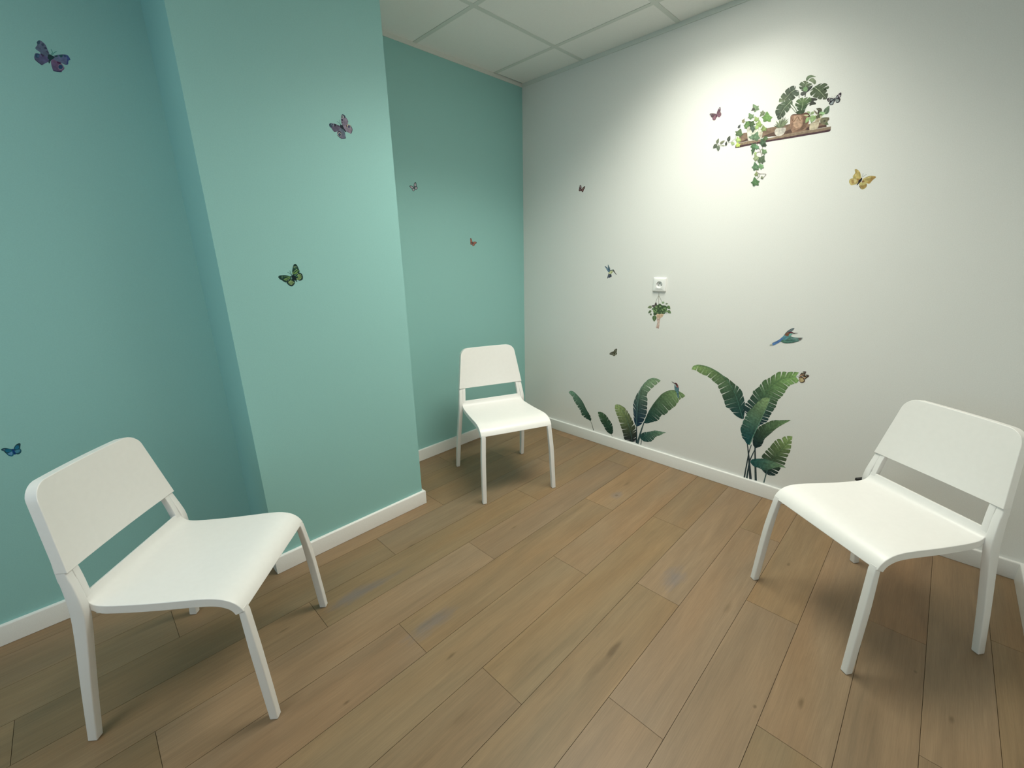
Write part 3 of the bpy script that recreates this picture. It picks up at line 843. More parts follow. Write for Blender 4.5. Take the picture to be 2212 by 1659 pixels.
 dict(name='butterfly_sticker', wall='W', at=(1.9774, 1.5997), label='yellow butterfly wall sticker right of the plant shelf sticker', group='butterfly stickers', parts=[
  ('forewing', None, [
   ["p",[0.491,0.402,0.138],[0.539,0.413,0.162],[-43,51,-69,120,-89,187,-120,257,-155,313,-203,366,-250,404,-292,420,-326,415,-326,382,-307,334,-289,279,-303,242,-329,193,-350,143,-342,96,-307,58,-245,-2,-166,-65,-104,-26]],
   ["p",[0.352,0.202,0.065],0,[-206,39,-147,25,-110,7,-115,-64,-171,-38,-212,7]],
   ["s",[0.604,0.491,0.223],19,38,[-205,32,-237,122,-269,211]],
   ["s",[0.371,0.305,0.089],16,32,[-112,21,-133,148,-154,274]],
   ["p",[0.434,0.305,0.089],0,[-287,318,-231,324,-239,233,-274,238]],
  ]),
  ('hindwing', None, [
   ["p",[0.552,0.445,0.181],[0.515,0.392,0.138],[-118,-77,-174,-18,-229,35,-292,69,-337,62,-395,63,-442,29,-452,-23,-444,-77,-415,-134,-377,-185,-338,-210,-293,-205,-248,-197,-180,-188,-136,-141]],
   ["p",[0.413,0.27,0.102],0,[-379,1,-316,6,-277,-91,-251,-140,-319,-152,-357,-94]],
   ["p",[0.604,0.515,0.262],0,[-287,42,-215,20,-187,-75,-202,-159,-242,-128,-286,-37]],
  ]),
  ('forewing', None, [
   ["p",[0.515,0.413,0.156],[0.423,0.305,0.107],[0,-39,22,-3,69,24,115,51,162,67,220,86,293,81,361,68,420,45,451,9,422,-33,374,-73,347,-108,317,-156,287,-211,245,-224,196,-200,147,-175,81,-147,24,-114]],
   ["p",[0.361,0.231,0.076],0,[282,16,366,38,422,31,443,6,371,-53,310,-149,241,-199,190,-167,267,-92]],
   ["s",[0.617,0.515,0.216],22,44,[43,-25,154,13,265,51]],
   ["p",[0.305,0.156,0.054],0,[-14,-90,43,-58,89,-128,26,-160]],
  ]),
  ('hindwing', None, [
   ["p",[0.515,0.445,0.181],0,[-43,-119,41,-149,107,-137,166,-190,193,-252,194,-317,174,-367,135,-403,93,-421,47,-419,7,-382,-31,-325,-59,-269,-80,-207,-72,-148]],
   ["p",[0.381,0.262,0.089],0,[-54,-256,44,-267,124,-237,173,-230,194,-285,167,-360,88,-391,21,-363]],
   ["s",[0.138,0.093,0.054],21,21,[-58,-269,-24,-332,26,-394]],
  ]),
  ('body', None, [
   ["p",[0.021,0.014,0.013],0,[-43,48,-18,38,-8,-6,-17,-70,-48,-125,-82,-160,-119,-209,-153,-230,-161,-214,-139,-160,-122,-123,-122,-57,-85,-2,-55,20]],
  ]),
  ('antenna', None, [
   ["s",[0.352,0.352,0.332],13,13,[-18,67,-13,138,-12,220]],
   ["s",[0.342,0.352,0.323],13,13,[18,76,52,124,114,153]],
  ]),
 ]),
 dict(name='butterfly_sticker', wall='W', at=(0.8115, 0.6847), label='tiny brown grey butterfly wall sticker above the small banana leaf stickers', group='butterfly stickers', parts=[
  ('forewing', None, [
   ["p",[0.09,0.09,0.062],0,[-20,-1,-47,18,-110,4,-160,-26,-211,-50,-255,-85,-275,-128,-286,-170,-281,-198,-235,-204,-163,-216,-98,-219,-48,-188,12,-105]],
   ["p",[0.03,0.025,0.016],0,[-272,-122,-248,-90,-216,-68,-233,-122,-237,-169,-268,-191]],
   ["p",[0.293,0.273,0.225],0,[-162,-107,-167,-135,-182,-153,-202,-156,-219,-142,-227,-116,-222,-88,-207,-69,-187,-66,-170,-81]],
   ["p",[0.199,0.208,0.16],0,[-84,-130,-89,-148,-104,-160,-124,-163,-141,-155,-148,-139,-143,-122,-127,-109,-107,-106,-91,-114]],
  ]),
  ('forewing', None, [
   ["p",[0.096,0.096,0.062],0,[17,21,27,86,56,135,91,185,134,225,183,254,227,267,265,260,277,222,271,164,268,107,258,60,222,21,109,-17]],
   ["p",[0.02,0.02,0.013],0,[146,227,189,252,240,262,266,243,249,207,192,205]],
   ["p",[0.283,0.283,0.216],0,[210,173,206,154,192,140,174,138,159,147,152,165,157,184,171,198,189,200,204,191]],
   ["p",[0.191,0.191,0.139],0,[199,92,194,74,178,62,159,59,142,67,135,83,141,101,156,113,175,116,192,108]],
  ]),
  ('hindwing', None, [
   ["p",[0.139,0.139,0.096],0,[22,-64,-26,-116,-62,-173,-53,-218,-19,-247,27,-267,78,-265,128,-243,158,-205,149,-160,88,-100]],
   ["p",[0.361,0.315,0.244],0,[86,-175,82,-203,67,-221,47,-224,30,-210,23,-184,27,-156,42,-138,62,-135,79,-149]],
   ["s",[0.08,0.08,0.05],18,18,[-53,-212,7,-255,78,-256,146,-212]],
  ]),
  ('hindwing', None, [
   ["p",[0.145,0.152,0.101],0,[58,-13,134,3,221,27,267,5,285,-33,276,-85,250,-134,208,-180,163,-181,129,-135]],
   ["p",[0.304,0.326,0.253],0,[216,-94,211,-118,196,-134,176,-137,160,-125,152,-103,157,-78,172,-62,192,-59,208,-71]],
   ["p",[0.085,0.085,0.054],0,[228,16,274,0,283,-50,255,-122,201,-176,193,-143,235,-91]],
  ]),
  ('body', None, [
   ["p",[0.05,0.043,0.02],0,[-41,36,3,48,57,10,98,-53,147,-115,136,-151,98,-150,50,-100,-5,-33]],
  ]),
 ]),
 dict(name='butterfly_sticker', wall='W', at=(1.8962, 0.7079), label='orange and black butterfly wall sticker on the tip of the tall banana leaf sticker', group='butterfly stickers', parts=[
  ('forewing', None, [
   ["p",[0.067,0.045,0.03],0,[-176,0,-190,38,-183,75,-164,119,-145,163,-123,207,-90,243,-54,274,-15,294,25,302,55,290,62,259,55,213,36,174,25,137,24,87,-28,42,-113,-3]],
   ["p",[0.726,0.76,0.631],0,[-122,204,-89,233,-46,220,1,213,-30,198,-83,191,-116,190]],
   ["p",[0.437,0.275,0.182],0,[-177,36,-160,89,-121,111,-64,121,-17,140,-9,111,-57,72,-132,13,-168,7]],
   ["p",[0.324,0.256,0.284],0,[37,262,36,244,27,232,15,230,3,239,-3,255,-2,273,6,285,19,288,31,279]],
   ["p",[0.021,0.028,0.017],0,[-66,247,-18,285,-4,273,-7,237,-48,235]],
  ]),
  ('forewing', None, [
   ["p",[0.063,0.042,0.028],0,[-31,6,-1,62,21,106,25,132,66,138,114,143,163,149,201,138,215,111,207,74,177,29,148,-2,121,-37,94,-82,72,-99,37,-83,-7,-40]],
   ["p",[0.678,0.726,0.601],0,[29,133,59,128,103,81,131,61,107,56,57,83]],
   ["p",[0.45,0.304,0.19],0,[-53,-8,-8,20,67,19,89,-7,67,-62,7,-78]],
   ["p",[0.314,0.238,0.265],0,[185,108,184,90,177,78,166,76,156,85,150,102,150,119,158,132,169,133,179,124]],
  ]),
  ('hindwing', None, [
   ["p",[0.067,0.036,0.019],0,[-181,-51,-138,-3,-70,-11,-15,-41,33,-88,65,-133,79,-171,69,-218,46,-258,12,-285,-35,-301,-85,-303,-126,-280,-154,-235,-177,-163,-187,-98]],
   ["p",[0.488,0.378,0.205],0,[-177,-76,-132,-42,-71,-57,-13,-82,17,-117,40,-163,28,-221,-9,-253,-98,-270,-141,-237,-169,-161]],
  ]),
  ('body', None, [
   ["p",[0.081,0.042,0.017],0,[-206,5,-179,-10,-170,-39,-186,-73,-206,-81,-216,-42]],
  ]),
 ]),
 dict(name='butterfly_sticker', wall='L', at=(-2.7282, 0.6986), label='blue butterfly wall sticker low on the left teal wall', group='butterfly stickers', parts=[
  ('forewing', None, [
   ["p",[0.012,0.066,0.088],0,[4,41,-31,66,-78,107,-122,135,-165,146,-202,139,-231,114,-230,85,-207,56,-184,23,-171,-31,-143,-83,-72,-66,4,-26]],
   ["p",[0.007,0.152,0.271],0,[-19,33,-68,83,-138,91,-158,48,-135,-27,-84,-28,-18,-10]],
   ["p",[0.1,0.161,0.238],0,[-146,77,-153,63,-165,56,-177,60,-184,73,-184,90,-176,104,-165,110,-153,106,-146,93]],
  ]),
  ('forewing', None, [
   ["p",[0.012,0.061,0.082],0,[33,32,57,82,87,130,128,175,169,195,213,205,231,174,219,119,198,59,176,-10,102,-26,38,-12]],
   ["p",[0.012,0.161,0.283],0,[54,33,91,104,142,145,180,132,164,37,98,0]],
  ]),
  ('hindwing', None, [
   ["p",[0.016,0.121,0.197],0,[2,-33,-41,-18,-101,-56,-144,-66,-138,-127,-108,-175,-69,-206,-31,-199,5,-144]],
   ["p",[0.1,0.26,0.464],0,[-14,-36,-69,-51,-122,-82,-108,-129,-54,-165,-18,-119]],
  ]),
  ('hindwing', None, [
   ["p",[0.016,0.094,0.121],0,[36,-12,88,4,148,13,189,-14,198,-60,180,-121,143,-168,98,-181,60,-164,37,-105]],
   ["p",[0.061,0.238,0.36],0,[44,-31,106,-11,166,-23,169,-75,128,-120,79,-128,53,-102]],
  ]),
  ('body', None, [
   ["p",[0.003,0.043,0.197],0,[-6,53,31,45,43,-14,46,-91,52,-144,28,-167,9,-158,2,-101,-3,-32]],
  ]),
 ]),
 dict(name='hummingbird_sticker', wall='W', at=(0.7614, 1.2054), label='small blue and yellow hummingbird wall sticker left of the wall socket', group='bird stickers', parts=[
  ('tail', None, [
   ["p",[0.066,0.079,0.108],0,[-146,-97,-111,-131,-44,-144,47,-129,75,-199,104,-268,82,-317,51,-356,20,-318,3,-326,-22,-393,-56,-390,-91,-341,-131,-384,-204,-436,-215,-379,-203,-294,-166,-202]],
   ["s",[0.169,0.183,0.291],15,30,[-57,-201,-87,-271,-116,-342]],
   ["s",[0.026,0.026,0.052],15,30,[-1,-165,-25,-267,-48,-368]],
   ["s",[0.028,0.033,0.045],23,46,[24,-165,44,-227,64,-290]],
  ]),
  ('body', None, [
   ["p",[0.599,0.628,0.361],0,[-71,57,12,58,111,59,178,25,168,-24,118,-73,71,-119,22,-137,-77,-138,-146,-104,-132,-55]],
   ["p",[0.372,0.394,0.19],0,[79,38,154,24,148,-31,54,-115,36,-88]],
   ["p",[0.108,0.149,0.137],0,[-72,85,-7,100,91,121,155,139,212,146,256,94,284,26,237,-6,177,39,110,66,12,44,-62,44]],
  ]),
  ('wing', None, [
   ["p",[0.066,0.131,0.198],0,[-83,-33,-141,-34,-185,8,-238,70,-292,133,-345,202,-400,279,-462,349,-377,335,-308,293,-239,244,-161,196,-76,148,-47,65]],
   ["s",[0.291,0.383,0.503],27,53,[-191,133,-261,189,-331,244]],
   ["s",[0.291,0.372,0.49],19,38,[-138,64,-179,50,-220,35]],
   ["s",[0.024,0.063,0.108],19,38,[-74,106,-134,158,-195,210]],
  ]),
  ('wing', None, [
   ["p",[0.079,0.149,0.19],0,[-40,92,-36,148,-45,196,-82,259,-118,321,-154,376,-173,425,-207,435,-217,390,-208,321,-207,265,-162,203,-92,134]],
   ["s",[0.028,0.079,0.108],23,45,[-43,148,-88,224,-134,300]],
   ["s",[0.272,0.361,0.465],15,30,[-93,162,-129,203,-164,245]],
  ]),
  ('beak', None, [
   ["p",[0.079,0.075,0.07],0,[222,122,265,81,310,5,388,-84,462,-173,443,-197,366,-119,289,-50,228,4]],
  ]),
 ]),
 dict(name='bird_sticker', wall='W', at=(1.7952, 0.895), label='blue green bird in flight wall sticker above the tall banana plant sticker', group='bird stickers', parts=[
  ('tail', None, [
   ["p",[0.1,0.226,0.489],[0.081,0.173,0.439],[-192,5,-243,-49,-276,-110,-320,-154,-412,-228,-494,-311,-541,-341,-601,-344,-581,-400,-562,-476,-485,-437,-408,-379,-332,-316,-271,-265,-211,-214,-153,-154]],
   ["p",[0.557,0.571,0.489],0,[-596,-382,-693,-434,-692,-503,-565,-482,-577,-429]],
   ["s",[0.056,0.134,0.235],20,20,[-259,-108,-411,-233,-583,-351]],
  ]),
  ('wing', None, [
   ["p",[0.134,0.187,0.203],0,[-152,77,-126,127,-86,198,-40,279,9,341,82,405,154,464,246,503,267,485,227,410,179,349,147,289,37,259,-45,146]],
   ["s",[0.056,0.068,0.068],14,14,[-100,178,9,341,147,459,254,502]],
   ["s",[0.226,0.243,0.279],15,30,[45,317,118,376,191,435]],
  ]),
  ('wing', None, [
   ["p",[0.086,0.21,0.159],[0.134,0.252,0.243],[-236,-217,-187,-148,-128,-93,-8,-3,80,74,160,83,278,54,408,52,503,54,605,65,693,68,650,30,596,21,684,6,640,-11,594,-20,641,-46,602,-72,547,-80,529,-120,452,-144,378,-186,325,-211,207,-243,88,-271,-35,-279,-121,-261]],
   ["s",[0.027,0.068,0.053],20,20,[-236,-217,-121,-261,6,-277,167,-250,347,-199,543,-109]],
   ["p",[0.146,0.128,0.122],0,[489,44,685,62,627,23,677,5,594,-20,638,-51,540,-91]],
   ["s",[0.046,0.128,0.111],27,53,[-54,-142,151,-137,354,-132]],
   ["s",[0.203,0.328,0.328],22,44,[175,-20,317,-18,458,-16]],
  ]),
  ('body', None, [
   ["p",[0.111,0.27,0.416],[0.105,0.288,0.27],[-192,5,-143,78,-90,112,-23,101,76,102,151,91,119,31,54,-34,-12,-89,-92,-108,-170,-146]],
   ["p",[0.243,0.111,0.068],0,[-101,130,-62,201,-18,244,52,270,93,208,88,132,38,79,-44,79]],
   ["p",[0.18,0.439,0.381],0,[72,187,140,223,237,228,183,152,136,80,85,93]],
  ]),
  ('head', None, [
   ["p",[0.146,0.031,0.043],0,[34,278,81,297,144,308,210,301,259,273,219,240,139,232,77,206]],
  ]),
  ('beak', None, [
   ["p",[0.146,0.134,0.122],0,[232,265,311,271,470,281,362,256,299,244,446,229,334,225,238,222]],
  ]),
 ]),
 dict(name='bird_sticker', wall='W', at=(1.2547, 0.5106), label='red headed blue green bird wall sticker perched on a banana leaf sticker', group='bird stickers', parts=[
  ('tail', None, [
   ["p",[0.12,0.219,0.254],0,[72,-112,134,-117,213,-118,237,-194,256,-306,286,-389,262,-457,211,-477,173,-350,127,-226]],
   ["p",[0.046,0.108,0.158],0,[122,-173,218,-171,239,-264,208,-253]],
  ]),
  ('body', None, [
   ["p",[0.12,0.272,0.263],[0.108,0.203,0.312],[-75,340,-33,268,15,224,70,199,180,230,216,167,231,81,228,-8,220,-99,200,-174,140,-187,74,-129,24,-68,-17,-5,-48,96,-71,216]],
   ["s",[0.046,0.114,0.098],23,23,[-50,167,-17,-5,64,-122]],
   ["s",[0.04,0.145,0.172],17,35,[195,162,203,31,211,-101]],
  ]),
  ('head', None, [
   ["p",[0.088,0.024,0.031],0,[-105,378,-91,417,-41,446,12,447,66,420,114,376,150,322,178,248,184,187,125,162,70,199,37,273,4,337,-51,362]],
   ["p",[0.272,0.098,0.093],0,[62,278,129,309,170,246,180,186,126,157,70,191]],
   ["p",[0.366,0.462,0.449],0,[-81,356,-15,360,33,308,38,255,-2,221,-50,256]],
  ]),
  ('beak', None, [
   ["p",[0.132,0.114,0.108],0,[-286,477,-220,476,-146,446,-83,423,-100,375,-160,399,-230,443]],
  ]),
 ]),
 dict(name='banana_leaf_sticker', wall='W', at=(0.5623, 0.2132), label='single narrow drooping banana leaf wall sticker, leftmost above the white baseboard', group='banana leaf stickers', parts=[
  ('leaf_blade', None, [
   ["l",[0.026,0.078,0.055],[0.251,0.436,0.314],[870,-635,701,-253,458,212,128,683,-227,1002,-626,1228,-953,1286,-1158,1130],[856,-626,558,-565,270,-487,63,-336,-33,-81,-303,183,-455,375,-652,583,-793,855,-990,989,-1157,1118],[898,-627,942,-466,811,-200,576,66,428,254,100,688,-241,1011,-648,1261,-953,1299,-1164,1134],12,0.06,0.24,0.55,3,0,21],
  ]),
  ('stem', None, [
   ["s",[0.078,0.099,0.068],32,53,[870,-622,1021,-896,1163,-1298]],
  ]),
 ]),
 dict(name='banana_leaf_sticker', wall='W', at=(0.7755, 0.1599), label='short oval dark banana leaf wall sticker between the drooping leaf and the small banana plant', group='banana leaf stickers', parts=[
  ('leaf_blade', None, [
   ["l",[0.017,0.059,0.044],[0.088,0.173,0.088],[507,-659,345,-314,143,46,-85,375,-337,627,-584,761],[494,-658,228,-591,7,-407,-166,-135,-333,-7,-480,249,-599,489,-647,721,-590,764],[525,-654,647,-498,640,-233,533,149,335,362,114,595,-103,734,-345,800,-580,772],9,0.1,0.112,0.42,5,[0.044,0.136,0.078],20],
  ]),
  ('stem', None, [
   ["s",[0.129,0.173,0.123],30,36,[507,-647,563,-717,611,-801]],
  ]),
 ]),
 dict(name='banana_plant_sticker', wall='W', at=(1.0822, 0.3218), label='small banana plant wall sticker with four leaves behind the perched bird', group='banana plant stickers', parts=[
  ('stem', None, [
   ["s",[0.019,0.046,0.053],63,126,[-663,-1148,-617,-1807,-585,-2350]],
  ]),
  ('stem', None, [
   ["s",[0.046,0.087,0.093],61,159,[-133,-684,-302,-1343,-513,-2376]],
  ]),
  ('stem', None, [
   ["s",[0.023,0.065,0.069],38,56,[-227,-1944,-265,-2370]],
  ]),
  ('leaf_blade', None, [
   ["l",[0.013,0.019,0.03],[0.386,0.502,0.214],[-901,-2366,-1118,-1570,-1315,-1056,-1505,-666,-1790,-329,-2068,-145,-2361,-56],[-938,-2313,-1198,-2358,-1498,-2351,-1661,-1882,-1855,-1454,-2032,-1053,-2204,-715,-2353,-370,-2378,-45],[-890,-2299,-654,-2196,-685,-1387,-972,-841,-1259,-418,-1574,-91,-1947,55,-2214,40,-2372,-34],12,0.1,0.192,0.32,7,[0.078,0.182,0.16],29],
  ]),
  ('leaf_blade', None, [
   ["l",[0.006,0.036,0.078],[0.319,0.475,0.268],[-660,-1194,-702,-280,-684,483,-632,1151,-433,1692,-134,2127,206,2318,495,2343,743,2291],[-677,-1183,-858,-874,-949,-341,-988,-44,-1023,284,-935,698,-812,1054,-666,1322,-547,1582,-343,1914,-53,2233,260,2376,550,2373,742,2296],[-646,-1174,-361,-958,-157,-568,-10,-79,-5,371,-22,869,-91,1177,66,1473,227,1679,468,1956,653,2161,749,2286],13,0.08,0.16,0.3,8,[0.153,0.308,0.278],28],
  ]),
  ('leaf_blade', None, [
   ["l",[0.01,0.06,0.06],[0.278,0.411,0.182],[-142,-777,-24,-413,159,83,389,581,648,1003,944,1426,1288,1696,1583,1807,1936,1816,2213,1723,2375,1642],[-152,-765,-62,-408,108,85,338,583,597,1021,907,1458,1278,1739,1579,1851,1938,1852,2215,1756,2379,1648],[-125,-788,117,-745,392,-582,818,-346,990,37,1240,143,1417,389,1570,569,1773,774,1870,923,2076,1334,2224,1472,2376,1631],14,0.08,0.112,0.38,9,0,25],
  ]),
  ('leaf_blade', None, [
   ["l",[0.015,0.069,0.069],[0.249,0.411,0.268],[-255,-1984,-85,-1746,234,-1470,610,-1241,984,-1105,1379,-1030],[-288,-1962,-384,-1865,-319,-1627,-108,-1428,161,-1321,396,-1210,628,-1100,892,-1056,1125,-1042,1379,-1024],[-249,-1982,-61,-2066,277,-2018,537,-1842,751,-1504,1059,-1294,1248,-1120,1380,-1035],10,0.1,0.096,0.35,10,[0.046,0.153,0.133],25],
  ]),
 ]),
 dict(name='banana_plant_sticker', wall='W', at=(1.618, 0.4028), label='tall banana plant wall sticker with six large leaves left of the right hand chair', group='banana plant stickers', parts=[
  ('stem', None, [
   ["s",[0.027,0.041,0.051],49,138,[712,-1158,833,-1664,951,-2229,1148,-3232]],
  ]),
  ('stem', None, [
   ["s",[0.032,0.051,0.058],39,83,[931,-1173,866,-1654,849,-2153,823,-3248]],
  ]),
  ('stem', None, [
   ["s",[0.027,0.054,0.062],39,92,[1161,-1290,1059,-1728,965,-2252,951,-3240]],
  ]),
  ('stem', None, [
   ["s",[0.035,0.058,0.062],68,117,[1121,-1248,1240,-2077,1415,-3216]],
  ]),
  ('leaf_blade', None, [
   ["l",[0.012,0.058,0.062],[0.316,0.463,0.177],[321,194,225,401,59,844,-112,1241,-327,1674,-598,2051,-938,2385,-1344,2610,-1794,2775,-2142,2834,-2449,2812,-2660,2726,-2773,2523],[284,166,74,223,-190,367,-425,591,-645,679,-762,957,-902,1253,-1035,1481,-1181,1730,-1234,1882,-1435,1983,-1626,2133,-1904,2269,-2200,2333,-2486,2472,-2777,2513],[360,204,368,620,331,885,299,1173,181,1509,77,1757,-119,1964,-380,2116,-660,2312,-967,2455,-1356,2660,-1805,2819,-2145,2865,-2457,2848,-2691,2735,-2782,2522],14,0.07,0.128,0.2,21,[0.093,0.25,0.192],23],
  ]),
  ('leaf_blade', None, [
   ["l",[0.01,0.044,0.062],[0.277,0.463,0.163],[976,91,1037,516,1067,1017,1097,1511,1234,1890,1410,2228,1591,2498,1778,2702,2069,2881,2574,3054],[835,123,545,392,329,682,236,866,278,1013,433,1274,509,1448,598,1668,627,1895,728,2004,860,2162,945,2374,1093,2596,1286,2738,1491,2964,1682,3134,1870,3180,2078,3181,2243,3230,2549,3248],[1112,-55,1348,190,1516,347,1577,586,1661,850,1733,1065,1807,1257,1849,1612,1988,1836,2088,2069,2163,2316,2306,2553,2526,2688,2609,2837],17,0.09,0.192,0.26,22,[0.079,0.208,0.119],19],
  ]),
  ('leaf_blade', None, [
   ["l",[0.007,0.03,0.035],[0.208,0.347,0.157],[1161,-1290,1256,-993,1347,-675,1554,-263,1826,96,2103,361,2564,701],[1139,-1297,1010,-1175,960,-922,981,-596,1041,-368,1138,-92,1251,56,1405,201,1598,367,1811,511,2034,561,2310,640,2563,711],[1185,-1304,1406,-1120,1476,-900,1521,-663,1662,-426,1804,-210,1943,13,2084,199,2335,467,2569,697],12,0.1,0.04,0.6,23,0,19],
  ]),
  ('leaf_blade', None, [
   ["l",[0.009,0.083,0.093],[0.286,0.414,0.192],[840,-1226,955,-652,1080,-109,1215,471,1351,1018,1470,1648],[809,-1224,692,-1191,530,-995,397,-873,350,-669,268,-425,310,-132,371,186,461,508,558,760,693,928,786,1108,904,1313,1028,1462,1159,1612,1321,1658,1465,1657],[859,-1220,933,-930,987,-594,1089,-222,1159,26,1277,577,1406,1163,1496,1647],13,0.05,0.056,0.5,24,[0.177,0.347,0.258],30],
  ]),
  ('leaf_blade', None, [
   ["l",[0.013,0.038,0.044],[0.296,0.426,0.157],[1884,-2561,1936,-2136,2074,-1716,2266,-1258,2444,-890,2632,-475,2752,-157],[1852,-2654,1617,-2465,1611,-2168,1604,-1954,1499,-1746,1621,-1412,1705,-1226,1862,-953,1950,-731,2097,-494,2274,-416,2397,-260,2589,-179,2743,-152],[1919,-2657,2137,-2658,2363,-2495,2502,-2046,2640,-1839,2686,-1433,2749,-1154,2783,-938,2776,-634,2756,-156],12,0.1,0.24,0.22,25,[0.058,0.137,0.083],19],
  ]),
  ('stem', None, [
   ["s",[0.058,0.114,0.114],48,62,[1898,-2339,1852,-2736,1818,-3194]],
  ]),
  ('leaf_blade', None, [
   ["l",[0.012,0.093,0.098],[0.258,0.403,0.208],[1017,-2207,1287,-2088,1654,-1991,2047,-1991,2387,-1980,2712,-1977],[1003,-2184,1074,-2023,1329,-1897,1672,-1797,1977,-1796,2237,-1819,2541,-1874,2713,-1972],[1010,-2242,1215,-2414,1442,-2417,1627,-2462,1846,-2444,2002,-2302,2201,-2173,2396,-2043,2598,-1985,2713,-1987],12,0.1,0.04,0.6,26,[0.058,0.2,0.163],20],
  ]),
 ]),
 dict(name='hanging_plant_sticker', wall='W', at=(1.1112, 0.9793), label='wall sticker of a leafy hanging plant in a macrame sling under the wall socket', group=None, parts=[
  ('rope', None, [
   ["s",[0.372,0.372,0.33],28,28,[-105,1080,-94,896]],
   ["s",[0.31,0.3,0.254],19,19,[-96,917,-201,706,-260,474]],
   ["s",[0.372,0.33,0.281],26,26,[-96,917,-70,547,-57,174]],
   ["s",[0.229,0.246,0.198],19,19,[-83,897,44,698,136,517]],
  ]),
  ('tassel', None, [
   ["p",[0.628,0.478,0.417],0,[-110,-397,123,-378,112,-505,91,-655,95,-845,82,-953,47,-1080,4,-960,-32,-1075,-83,-1011,-124,-1058,-93,-884,-62,-711,-98,-544]],
   ["s",[0.372,0.221,0.198],24,48,[8,-874,-13,-962,-34,-1049]],
   ["s",[0.405,0.237,0.198],22,44,[53,-870,49,-966,46,-1063]],
   ["s",[0.372,0.263,0.237],26,26,[-94,-459,1,-514,106,-442]],
  ]),
  ('pot', None, [
   ["p",[0.673,0.503,0.351],0,[-161,-190,-97,-143,78,-109,254,-96,296,-197,261,-304,168,-385,38,-427,-74,-425,-145,-336]],
   ["s",[0.465,0.32,0.237],26,26,[-135,-230,9,-345,231,-348]],
  ]),
  ('foliage', None, [
   ["p",[0.063,0.108,0.052],0,[-394,173,-331,240,-199,269,-115,337,9,448,150,353,303,352,414,328,488,230,479,86,423,-21,298,-93,261,-179,170,-144,41,-195,-96,-164,-178,-254,-244,-280,-349,-246,-353,-56,-397,68]],
   ["p",[0.198,0.31,0.131],[0.252,0.397,0.166],[-170,268,-191,278,-217,278,-239,265,-254,244,-266,219,-274,199,-250,199,-221,201,-195,208,-175,223,-166,246]],
   ["s",[0.372,0.49,0.272],5,2,[-170,268,-263,206]],
   ["p",[0.198,0.31,0.131],[0.252,0.397,0.166],[-324,61,-358,56,-388,34,-399,3,-393,-32,-378,-68,-364,-96,-337,-77,-307,-50,-284,-22,-279,10,-296,42]],
   ["s",[0.372,0.49,0.272],8,2,[-324,61,-360,-81]],
   ["p",[0.198,0.31,0.131],[0.252,0.397,0.166],[-166,78,-188,72,-205,56,-210,36,-204,14,-191,-9,-180,-26,-165,-12,-147,7,-134,26,-133,47,-146,67]],
   ["s",[0.372,0.49,0.272],5,2,[-166,78,-179,-16]],
   ["p",[0.042,0.079,0.039],[0.052,0.099,0.048],[-120,-98,-107,-124,-78,-144,-42,-148,-6,-139,31,-122,59,-107,33,-89,-2,-69,-37,-56,-73,-56,-104,-73]],
   ["s",[0.372,0.49,0.272],7,2,[-120,-98,41,-106]],
   ["p",[0.031,0.059,0.033],[0.038,0.074,0.041],[268,256,239,255,212,241,199,216,200,187,207,154,215,129,238,142,267,161,289,182,297,208,289,237]],
   ["s",[0.372,0.49,0.272],7,2,[268,256,220,142]],
   ["p",[0.042,0.079,0.039],[0.052,0.099,0.048],[415,-18,384,-8,348,-12,321,-34,305,-66,295,-103,290,-133,321,-129,361,-120,396,-106,419,-81,425,-47]],
   ["s",[0.372,0.49,0.272],7,2,[415,-18,302,-122]],
   ["p",[0.198,0.31,0.131],[0.252,0.397,0.166],[181,115,168,93,167,65,181,43,206,28,237,17,262,10,262,34,261,65,254,92,236,112,208,120]],
   ["s",[0.372,0.49,0.272],6,2,[181,115,254,20]],
   ["p",[0.198,0.31,0.131],[0.252,0.397,0.166],[401,-6,426,-26,463,-34,499,-23,529,1,556,33,575,59,542,65,500,71,460,70,426,55,404,25]],
   ["s",[0.372,0.49,0.272],7,2,[401,-6,558,52]],
   ["p",[0.084,0.155,0.066],[0.105,0.198,0.083],[365,98,395,86,431,89,460,109,477,140,490,177,498,206,466,203,425,197,390,185,365,162,356,128]],
   ["s",[0.372,0.49,0.272],7,2,[365,98,485,195]],
   ["p",[0.131,0.221,0.088],[0.166,0.282,0.111],[-191,126,-217,121,-240,104,-248,80,-243,54,-231,26,-220,4,-200,19,-177,40,-160,62,-156,87,-169,111]],
   ["s",[0.372,0.49,0.272],6,2,[-191,126,-217,17]],
   ["p",[0.031,0.059,0.033],[0.038,0.074,0.041],[-91,-39,-84,-58,-65,-74,-40,-79,-14,-74,13,-64,33,-55,16,-42,-7,-25,-30,-14,-55,-12,-78,-22]],
   ["s",[0.372,0.49,0.272],5,2,[-91,-39,20,-54]],
   ["p",[0.131,0.221,0.088],[0.166,0.282,0.111],[430,126,439,153,432,184,410,206,379,218,342,224,313,228,318,200,329,166,344,137,369,118,402,115]],
   ["s",[0.372,0.49,0.272],7,2,[430,126,324,217]],
   ["p",[0.031,0.059,0.033],[0.038,0.074,0.041],[418,265,398,277,371,279,348,268,330,248,316,223,306,203,329,202,359,202,387,206,408,220,419,243]],
   ["s",[0.372,0.49,0.272],5,2,[418,265,317,209]],
   ["p",[0.031,0.059,0.033],[0.038,0.074,0.041],[-8,243,-31,261,-65,267,-97,256,-124,234,-147,205,-164,181,-134,176,-95,172,-59,174,-29,188,-10,215]],
   ["s",[0.372,0.49,0.272],6,2,[-8,243,-148,187]],
   ["p",[0.131,0.221,0.088],[0.166,0.282,0.111],[109,-65,109,-85,121,-105,142,-116,167,-119,194,-117,215,-114,205,-96,190,-74,172,-57,150,-49,126,-52]],
